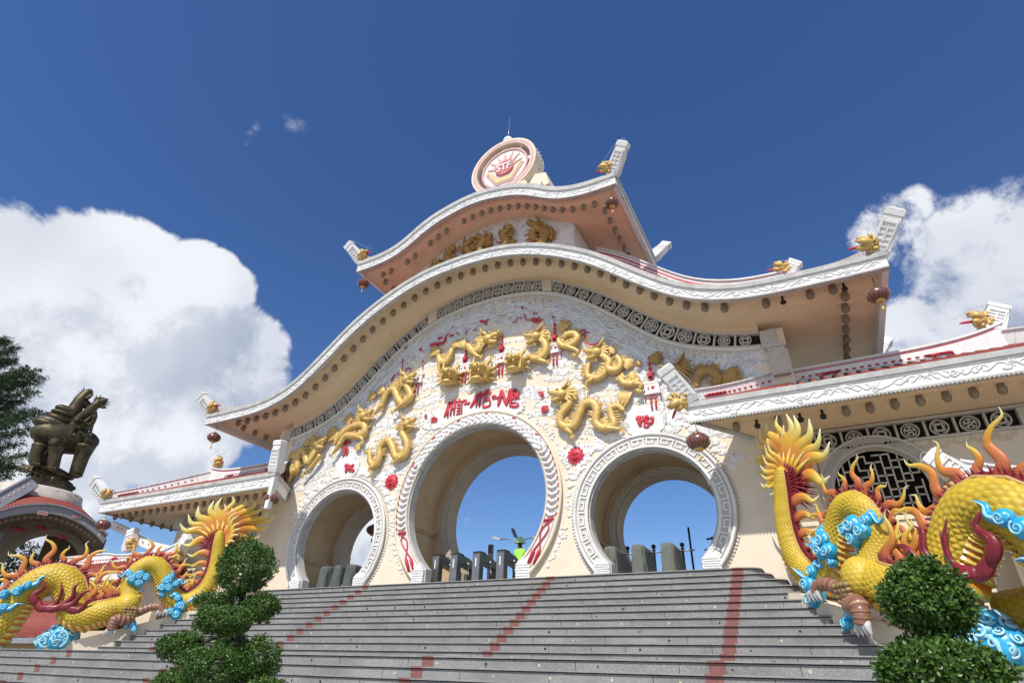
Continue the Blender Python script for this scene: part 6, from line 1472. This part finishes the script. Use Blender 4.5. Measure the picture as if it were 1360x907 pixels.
for (u, v) in ((98, 688), (52, 684)):
    c = LP(u, v-3, -.02)
    for q in range(3): spiral(mb, c+EX*.12*q, .09, EX, EZ, .02, 1.3, 1, n=4, pts=12)
mb.build('fascia', [M['shadefascia'], M['pink']], pv)
DP = 3.1                                                        # how far back the drum's middle stands
mb = MBL(); V = []
for c in eav: V += [c+EY*.25+EZ*.02, c*np.array([.72, 1, 1])+EY*5.2+EZ*.02, c*np.array([.72, 1, 1])+EY*5.2+EZ*.15, c+EY*.25+EZ*.15]
mb.add(V, [f[::-1] for f in gridfaces(len(eav), 4).tolist()], None, 0, False); mb.build('soffit', M['shadesoffit'], pv)
dl, dr = LP(-28, 672, DP), LP(110, 672, DP); dc = (dl+dr)/2; rdx = (dr[0]-dl[0])/2; rdy = 1.7
mb = MBL(); A = np.stack([c+EZ*hh*1.05+EY*.1 for c in eav]); tq = np.linspace(PI*1.02, PI*1.98, len(A))
Bq = np.stack([np.array([dc[0]+rdx*1.0*math.cos(a), dc[1]+rdy*math.sin(a), dc[2]+.1]) for a in tq]); tiles_ruled(mb, A, Bq, 10)
for q in np.linspace(.06, .96, 15): tube(mb, A*(1-q)+Bq*q+EZ*.05-EY*.02, .03, 5)
A2 = A*np.array([.72, 1, 1])+EY*5.1; B2 = Bq.copy(); B2[:, 1] = 2*dc[1]-Bq[:, 1]; tiles_ruled(mb, A2, B2, 6)
for k in (0, -1): mb.add([A[k], A2[k], B2[k], Bq[k]], [[0, 1, 2, 3]], None, 0, False)
mb.build('roof_tiles', M['tile'], pv)
mb = MBL()
def elathe(mb, c, prof, n=40, mi=0):
    a = np.arange(n)*2*PI/n; V = []
    for f, z in prof: V += [(c[0]+rdx*f*math.cos(b), c[1]+rdy*f*math.sin(b), c[2]+z) for b in a]
    mb.add(V, gridfaces(len(prof), n).tolist()+[list(range(n))[::-1], [(len(prof)-1)*n+i for i in range(n)]], None, mi)
elathe(mb, dc, [(1.0, -.6), (1.0, .30), (.97, .36), (.95, .62), (.90, .70), (.05, .71)]); mb.build('drum', M['rust'], pv)
mb = MBL(); a, b = LP(-14, 674, .2), LP(43, 642, 1.3); d = b-a; L_ = np.linalg.norm(d); d /= L_; s_ = np.cross(d, EY); s_ /= np.linalg.norm(s_); s_ = s_ if s_[2] > 0 else -s_; w_ = np.cross(d, s_)
obox(mb, (a+b)/2, d*L_/2, w_*.16, s_*.28); obox(mb, (a+b)/2+s_*.30, d*L_/2*1.01, w_*.22, s_*.04); hp = mb.build('hip_ridge', M['shadefascia'], pv)
for q in np.linspace(-.30, .40, 7): mb = MBL(); ball(mb, (a+b)/2+d*L_*q-EY*.17, (.07, .04, .06), 6, 5); mb.build('red_bead', M['pink'], hp)
AO = 2.4; ac = LP(56, 752, AO); ra = (LP(106, 752, AO)-ac)[0]
loopO = [(c[0]*.9, c[2]+.10) for c in eav]; loopO = loopO+[(eav[-1][0]*.9, -2.0), (eav[0][0]*.9, -2.0)]
hole = [(ac[0]+ra, -1.95)]+arcpts(ac[0], ac[2], ra, 0, PI, 30)+[(ac[0]-ra, -1.95)]
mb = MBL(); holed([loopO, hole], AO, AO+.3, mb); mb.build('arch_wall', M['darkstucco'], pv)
mb = MBL(); V = []
for (x_, z_), (x2, z2) in zip(arcpts(ac[0], ac[2], ra-.02, 0, PI, 30), arcpts(ac[0], ac[2], ra+.24, 0, PI, 30)): V += [(x_, AO-.08, z_), (x_, AO+.32, z_), (x2, AO+.32, z2), (x2, AO-.08, z2)]
mb.add(V, gridfaces(30, 4, True), None, 0, False); mb.build('arch_trim', M['darkstucco'], pv)
for u, v in ((24, 703), (84, 713), (56, 702)):
    c = LP(u, v, AO-.04); mb = MBL(); tube(mb, [c-EX*.34, c-EX*.1+EZ*.08, c+EX*.12-EZ*.05, c+EX*.36+EZ*.05], [.02, .06, .06, .02], 6, 3)
    tube(mb, [c-EX*.1-EZ*.1, c+EZ*.12], [.05, .03], 5); mb.build('red_scroll', M['red'], pv)
for c in eav[6:-4:2]: m_ = MBL(); ball(m_, c+EY*.7-EZ*.04, .10, 8, 6); m_.build('soffit_lamp', M['bulb'], pv)
mb = MBL(); box(mb, ac[0]-ra*.2, ac[0]+ra*1.6, 4.9, 5.1, -2.0, eav[30][2]); mb.build('rear_wall', M['shadesoffit'], pv)
mb = MBL(); c = LP(-1, 720, .6); lathe(mb, (c[0]-.25, .6, -2.0), [(.35, 0), (.35, .2), (.28, .25), (.28, c[2]+2.35)], 16); mb.build('column', M['shadefascia'], pv)

def Q(u, v, dy=0.0): return LP(u, v, DP+dy)
ts = thing('beast_statue', 'dark bronze dragon-turtle statue standing on a lotus base above the red tile roof', 'statue', tuple(np.array([PV0[0], PV0[1], 0])+Q(62, 650)[0]*PEX+DP*PEY+Q(62, 650)[2]*EZ))
k = (Q(70, 600)-Q(60, 600))[0]/10
mb = MBL()
tube(mb, [Q(40, 577), Q(46, 576), Q(62, 576), Q(82, 580), Q(102, 584), Q(118, 585), Q(127, 580)], np.array([6, 15, 23, 25, 24, 19, 10])*k, 24, 6)
for l, r in (([(54, 592, -.45), (49, 603, -.5), (48, 616, -.5)], [13, 10, 9]), ([(76, 594, -.75), (73, 607, -.8), (70, 622, -.8)], [13, 9.5, 9]), ([(114, 592, -.4), (108, 608, -.4), (100, 632, -.4)], [16, 12, 10.5]), ([(62, 590, .6), (57, 602, .6), (56, 615, .6)], [12, 9, 8]), ([(112, 590, .5), (107, 606, .5), (103, 628, .5)], [12, 9, 8])):
    tube(mb, [Q(*q) for q in l], np.array(r)*k, 14, 5)
    c = Q(*l[-1]); ball(mb, c-EY*.06, np.array([8, 6, 4.5])*k, 10, 7)
    for q in (-.55, 0, .55): ball(mb, c+np.array([q*7*k, -.26, -.05]), np.array([2.6, 2.6, 3])*k, 7, 5)
ball(mb, Q(84, 592), np.array([34, 18, 13])*k, 22, 10); tube(mb, [Q(106, 572), Q(119, 560), Q(122, 548), Q(114, 536), Q(108, 532)], np.array([11, 9, 8, 7, 7])*k, 14, 6)
mb.build('body', M['bronze'], ts)
mb = MBL(); Rt = np.array([[math.cos(.17), 0, -math.sin(.17)], [0, 1, 0], [math.sin(.17), 0, math.cos(.17)]])
for (u, v, ru, ry, rz) in ((70, 567, 33, 20, 11), (82, 559, 28, 18, 9), (87, 552, 24, 16, 7)): ball(mb, Q(u, v), np.array([ru, ry, rz])*k, 28, 10, basis=Rt)
ball(mb, Q(90, 546), np.array([21, 13, 8])*k, 22, 10, basis=Rt); ball(mb, Q(76, 566), np.array([31, 17, 17])*k, 26, 12, basis=Rt)
for j in range(34):
    a = RNG.uniform(0, 2*PI); r = RNG.uniform(.2, .9); ball(mb, Q(90, 542)+np.array([math.cos(a)*r*19*k, math.sin(a)*r*12*k, (1-r*r)*2*k-.05-math.cos(a)*r*3*k]), np.array([3.0, 2.6, 1.5])*k, 7, 5)
for j in range(40):
    a = 2*PI*j/40; ball(mb, Q(84, 557)+np.array([math.cos(a)*27*k, math.sin(a)*17*k, -math.cos(a)*4.6*k]), np.array([2.0, 1.6, 1.4])*k, 6, 5)
mb.build('shell', M['bronze'], ts)
mb = MBL(); c0 = Q(75, 588, -1.0)
ball(mb, c0, np.array([12, 4.5, 7.5])*k, 16, 10)
for j in range(4): tube(mb, [c0+np.array([-12*k+j*k, -.10, (3-2.2*j)*k]), c0+np.array([0, -.24, (5-2.6*j)*k]), c0+np.array([12*k-j*k, -.10, (3-2.2*j)*k])], 1.1*k, 6, 4)
for j in range(11):
    a = PI*(.12+.76*j/10); ball(mb, c0+np.array([math.cos(a)*13*k, -.16, math.sin(a)*10.5*k]), 1.3*k, 6, 5)
mb.build('haunch', M['bronze'], ts)
mb = MBL()
tube(mb, [Q(90, 556), Q(97, 547), Q(106, 533), Q(111, 527), Q(117, 521.5), Q(122.5, 519)], np.array([13, 12, 10.5, 9, 7.5, 4])*k, 14, 5)
tube(mb, [Q(114, 530, -.2), Q(120, 526, -.25), Q(123, 523, -.2)], np.array([4, 3, 1.6])*k, 8, 3)
for j in range(6): flame(mb, [Q(101+j*2.2, 533-j*2.5), Q(99+j*2.4, 529-j*2.6), Q(97+j*2.8, 527-j*2.6)], 2.0*k, .6, n=6, sm=3)
for q in (-1, 1): ball(mb, Q(114, 521.5, q*.22), 1.7*k, 7, 5)
mb.build('rear_head', M['bronze'], ts)
mb = MBL()
tube(mb, [Q(98, 568, -.2), Q(108, 556, -.4), Q(118, 547, -.6), Q(125, 540, -.7), Q(131, 535, -.7)], np.array([12, 10, 8.5, 7.5, 7.5])*k, 12, 5)
ball(mb, Q(131, 535, -.7), np.array([9, 7, 8])*k, 14, 10); tube(mb, [Q(133, 533, -.75), Q(139, 532, -.8), Q(143, 530, -.8)], np.array([4.5, 3.5, 2])*k, 9, 3); tube(mb, [Q(132, 539, -.75), Q(138, 541, -.8), Q(141, 541, -.8)], np.array([3.5, 2.6, 1.3])*k, 9, 3)
for j, a in enumerate(np.linspace(-.5, 2.7, 15)):
    b = Q(131, 535, -.7); d = np.array([math.cos(a), 0, math.sin(a)])*k; flame(mb, [b+d*4.5, b+d*8.5-EY*.08, b+d*RNG.uniform(12, 18)+EX*k*2.2], 2.3*k, .7, n=6, sm=3)
mb.build('front_head', M['bronze'], ts)
mb = MBL()
for (u, v, n) in ((101, 556, 6), (97, 576, 6), (118, 562, 8), (110, 590, 6), (124, 552, 7), (119, 577, 7), (104, 566, 5)):
    for j in range(n):
        a = -2.6+j*.45; b = Q(u, v, -.85); d = np.array([math.cos(a), -.1, math.sin(a)])*k; flame(mb, [b, b+d*4-EY*.10, b+d*7+EX*k], 1.7*k, .7, n=6, sm=3)
tube(mb, [Q(97, 576, -.7), Q(101, 556, -.7), Q(112, 560, -.7), Q(124, 552, -.7), Q(119, 577, -.7), Q(110, 590, -.7)], 2.5*k, 7, 4); mb.build('mane', M['bronze'], ts)
mb = MBL(); bc = Q(62, 634)
Rt = np.array([[math.cos(.24), 0, -math.sin(.24)], [0, 1, 0], [math.sin(.24), 0, math.cos(.24)]])
for (u, v, ru, rz) in ((68, 624, 38, 8), (64, 632, 42, 8), (66, 643, 38, 10)): ball(mb, Q(u, v), np.array([ru, 12, rz])*k, 32, 8, basis=Rt)
for j in range(15):
    a = -PI+PI*j/14; c = Q(63, 635)+np.array([math.cos(a)*39*k, math.sin(a)*12*k, -math.cos(a)*9.3*k]); ball(mb, c, np.array([6, 3, 4])*k, 8, 6); ball(mb, c-EZ*4*k, np.array([3, 2.4, 3.4])*k, 7, 5)
box(mb, bc[0]-22*k, bc[0]+32*k, DP-.35, DP+.5, dc[2]+.4, bc[2]-4*k)
mb.build('lotus_base', M['bronze'], ts)

# ------------------------------------------------------------------ foliage
def leaves(mb, C, S_, nrm_bias=None, tval=None, curl=.25, aspect=.62, flat=False):
    """folded leaf cards, one per centre"""
    n = len(C); d = RNG.normal(size=(n, 3)); 
    a = RNG.normal(size=(n, 3))
    if nrm_bias is not None and flat: a = nrm_bias+.55*a; d = d+.45*nrm_bias
    elif nrm_bias is not None: d = d*.55+nrm_bias
    d /= np.linalg.norm(d, axis=1)[:, None]; s = np.cross(d, a); s /= np.linalg.norm(s, axis=1)[:, None]; u = np.cross(s, d)
    S_ = np.broadcast_to(S_, (n,))[:, None]
    w = s*S_*aspect*.5
    P0 = C; P1 = C+d*S_*.5+w+u*S_*curl*.3; P2 = C+d*S_; P3 = C+d*S_*.5-w+u*S_*curl*.3
    V = np.stack([P0, P1, P2, P3], 1).reshape(-1, 3); i = np.arange(n)[:, None]*4
    F = np.concatenate([i+np.array([[0, 1, 2]]), i+np.array([[0, 2, 3]])])
    t = RNG.uniform(0, 1, n) if tval is None else tval
    mb.add(V, F, np.repeat(t, 4), 0, False)
def pad(mb, c, r, n, leaf, lump=.16, sub=10, sig=.13):
    """clipped pad of leaves: an uneven ellipsoid shell filled a little way in, broken into tufts"""
    r = np.asarray(r, float); nt_ = max(10, int(n/sub)); d = RNG.normal(size=(nt_, 3)); d /= np.linalg.norm(d, axis=1)[:, None]
    ph = RNG.uniform(0, 6, 6); rr = 1+lump*(np.sin(d[:, 0]*4+ph[0])*np.sin(d[:, 1]*4+ph[1])+.7*np.sin(d[:, 2]*6+ph[2])*np.sin(d[:, 0]*7+ph[3]))
    dep = 1-np.abs(RNG.normal(0, sig, nt_)); tc_ = c+d*r*(rr*dep*.93)[:, None]
    k = np.repeat(np.arange(nt_), sub); C = tc_[k]+RNG.normal(size=(len(k), 3))*leaf*.6
    nb = d[k]*1.0+EZ*.25; tt = np.repeat(RNG.beta(1.6, 2.2, nt_), sub)*.7+RNG.uniform(0, .3, len(k))
    leaves(mb, C, leaf*RNG.uniform(.7, 1.25, len(k)), nb, tt, flat=True)
def limb(mb, a, b, r0, r1, wob=.06):
    p = [np.asarray(a)*(1-q)+np.asarray(b)*q+RNG.normal(size=3)*wob*(q*(1-q)*4) for q in np.linspace(0, 1, 5)]; tube(mb, p, np.linspace(r0, r1, 5), 8, 3)
# left cloud-pruned tree
BY = -9.9
def BQ(u, v, dy=0.0): return P(u, v, BY+dy)
bt = thing('pruned_tree', 'cloud-pruned tree with stacked dark green pads in front of the left steps', 'tree', tuple(np.array([BQ(300, 880)[0], BY, -3.8])))
kb = np.linalg.norm(BQ(310, 850)-BQ(300, 850))/10
pads = [(325, 752, 31, 31, 0, 2600), (347, 806, 23, 17, .15, 1000), (284, 799, 26, 12, .1, 800), (297, 824, 33, 17, -.25, 1500), (243, 858, 29, 17, -.1, 1400), (308, 852, 20, 11, .25, 500), (284, 884, 38, 24, -.35, 2200), (343, 874, 24, 22, 0, 1200), (330, 902, 26, 18, .1, 900), (228, 908, 24, 14, -.2, 900), (350, 918, 28, 16, 0, 700), (280, 926, 50, 20, 0, 900)]
tm_ = MB(); root = np.array([BQ(300, 880)[0], BY+.05, -3.8]); mid = BQ(305, 870, .05); up1 = BQ(312, 820, .05); up2 = BQ(318, 790, .03)
limb(tm_, root, mid, .075, .05); limb(tm_, mid, up1, .05, .038); limb(tm_, up1, up2, .038, .03)
for q in ((318, 770), (332, 772), (308, 772), (340, 765)): limb(tm_, up2, BQ(*q), .026, .014, .02)
for (u, v, ru, rv, dy, n) in pads[1:]: limb(tm_, mid*.4+up1*.6 if v < 860 else mid, BQ(u, v+rv*.4, dy), .024, .010, .05)
tm_.build('trunk', M['trunk'], bt)
for (u, v, ru, rv, dy, n) in pads:
    q_ = 1.12 if v == 752 else 1.0; m_ = MB(); pad(m_, BQ(u, v, dy), (q_*ru*kb*(.88 if v == 752 else .80), ru*kb*.70, rv*kb*(.84 if v == 752 else .68)), int(n*4.6), .027, .17, sig=.09); m_.build('foliage_pad', M['leaf'], bt)
# right tree, close to the camera
RY = -10.7
def RQ(u, v, dy=0.0): return P(u, v, RY+dy)
rt_ = thing('pruned_tree', 'cloud-pruned tree with a leafy ball above a broad pad, before the right dragon', 'tree', tuple(np.array([RQ(1250, 880)[0], RY, -3.8])))
kr = np.linalg.norm(RQ(1240, 850)-RQ(1230, 850))/10
tm_ = MB(); root = np.array([RQ(1262, 880)[0], RY+.1, -3.8]); a = RQ(1262, 868, .1)
limb(tm_, root, a, .06, .04); limb(tm_, a, RQ(1245, 830, .05), .036, .026, .02)
for q in ((1215, 800), (1240, 790), (1260, 800), (1228, 815)): limb(tm_, RQ(1245, 830, .05), RQ(*q), .022, .010, .02)
for q in ((1200, 880), (1235, 885), (1300, 880)): limb(tm_, a, RQ(*q), .025, .012, .02)
tm_.build('trunk', M['trunk'], rt_)
for (u, v, ru, rv, dy, n) in ((1229, 793, 64, 52, 0, 3200), (1205, 800, 40, 42, -.02, 900), (1262, 812, 34, 30, 0, 900), (1224, 765, 42, 27, 0, 900), (1252, 885, 84, 36, -.05, 4200), (1205, 893, 44, 28, -.05, 1100), (1305, 893, 34, 30, -.05, 1000), (1235, 860, 46, 14, 0, 800)):
    m_ = MB(); pad(m_, RQ(u, v, dy), (ru*kr*.95, ru*kr*.8, rv*kr*.95), int(n*2.2), .029, .12, sig=.09); m_.build('foliage_pad', M['leaf'], rt_)
# feathery conifer at the far left
TYY = 1.0
def TQ(u, v, dy=0.0): return P(u, v, TYY+dy)
ct = thing('conifer', 'tall feathery dark conifer at the left edge of the sky', 'tree', tuple(np.array([TQ(-70, 600)[0], TYY, -3.8])))
tb = MB(); x0 = TQ(-95, 560)[0]; ztop = TQ(-60, 455)[2]
tube(tb, [(x0, TYY, -3.8), (x0+.1, TYY, ztop*.4), (x0+.2, TYY, ztop)], [.35, .25, .05], 10, 4)
lf = MB(); kt = np.linalg.norm(TQ(20, 520)-TQ(10, 520))/10
br = [(8, 452, 0), (20, 478, .4), (32, 490, -.4), (46, 494, 0), (54, 503, .3), (30, 508, 0), (12, 500, -1), (40, 546, .4), (52, 548, 0), (30, 556, -.6), (14, 540, .8), (38, 572, 0), (22, 590, .5), (34, 604, -.3), (12, 618, 0), (6, 562, 0), (0, 478, 1), (-6, 520, -1), (-5, 600, 1), (28, 532, 1.0), (8, 632, .4), (18, 462, -.6), (44, 520, .2), (26, 620, .3)]
for (u, v, dy) in br:
    e = TQ(u, v, dy); b = np.array([x0+.15, TYY, e[2]-.5*RNG.uniform(.2, 1.6)]); c = catmull([b, b*.5+e*.5+EZ*.5, e], 10); tube(tb, c, np.linspace(.06, .012, len(c)), 5)
    for q in range(len(c)):
        f = q/len(c)
        if f < .25: continue
        for j in range(22):
            d = RNG.normal(size=3)*np.array([1, 1, .45])+EX*.9-EZ*.12; d /= np.linalg.norm(d); ln = RNG.uniform(.35, .95)*(1.15-f*.6); s0 = c[q]+RNG.normal(size=3)*.12
            m_ = 13; C = s0+d*np.linspace(.05, ln, m_)[:, None]+RNG.normal(size=(m_, 3))*.035-EZ*(np.linspace(0, 1, m_)**2*.10)[:, None]
            leaves(lf, C, .16*RNG.uniform(.7, 1.2, m_), np.tile(d*.9, (m_, 1)), RNG.uniform(0, 1)*.6+RNG.uniform(0, .4, m_), .2, .30)
tb.build('trunk', M['trunk'], ct); lf.build('crown', M['leaf2'], ct)
# greenery glimpsed through the pavilion arch and behind the left arch
for (u, v, y, ru, rv, lb) in ((14, 742, 10, 16, 12, 'green tree glimpsed under the pavilion arch'), (-12, 740, 10, 16, 12, None), (456, 720, 22, 6, 26, 'dark tree edge seen through the left side arch')):
    if lb is None: continue
    c = P(u, v, y); kk = np.linalg.norm(P(u+1, v, y)-c); t = thing('tree', lb, 'tree', (c[0], y, -3.8)); m_ = MB(); tube(m_, [(c[0], y, -3.8), (c[0], y, c[2])], [.2, .1], 8); m_.build('trunk', M['trunk'], t)
    m_ = MB(); pad(m_, c, (ru*kk, ru*kk, rv*kk), 2600, .22, .3); m_.build('crown', M['leaf2'], t)
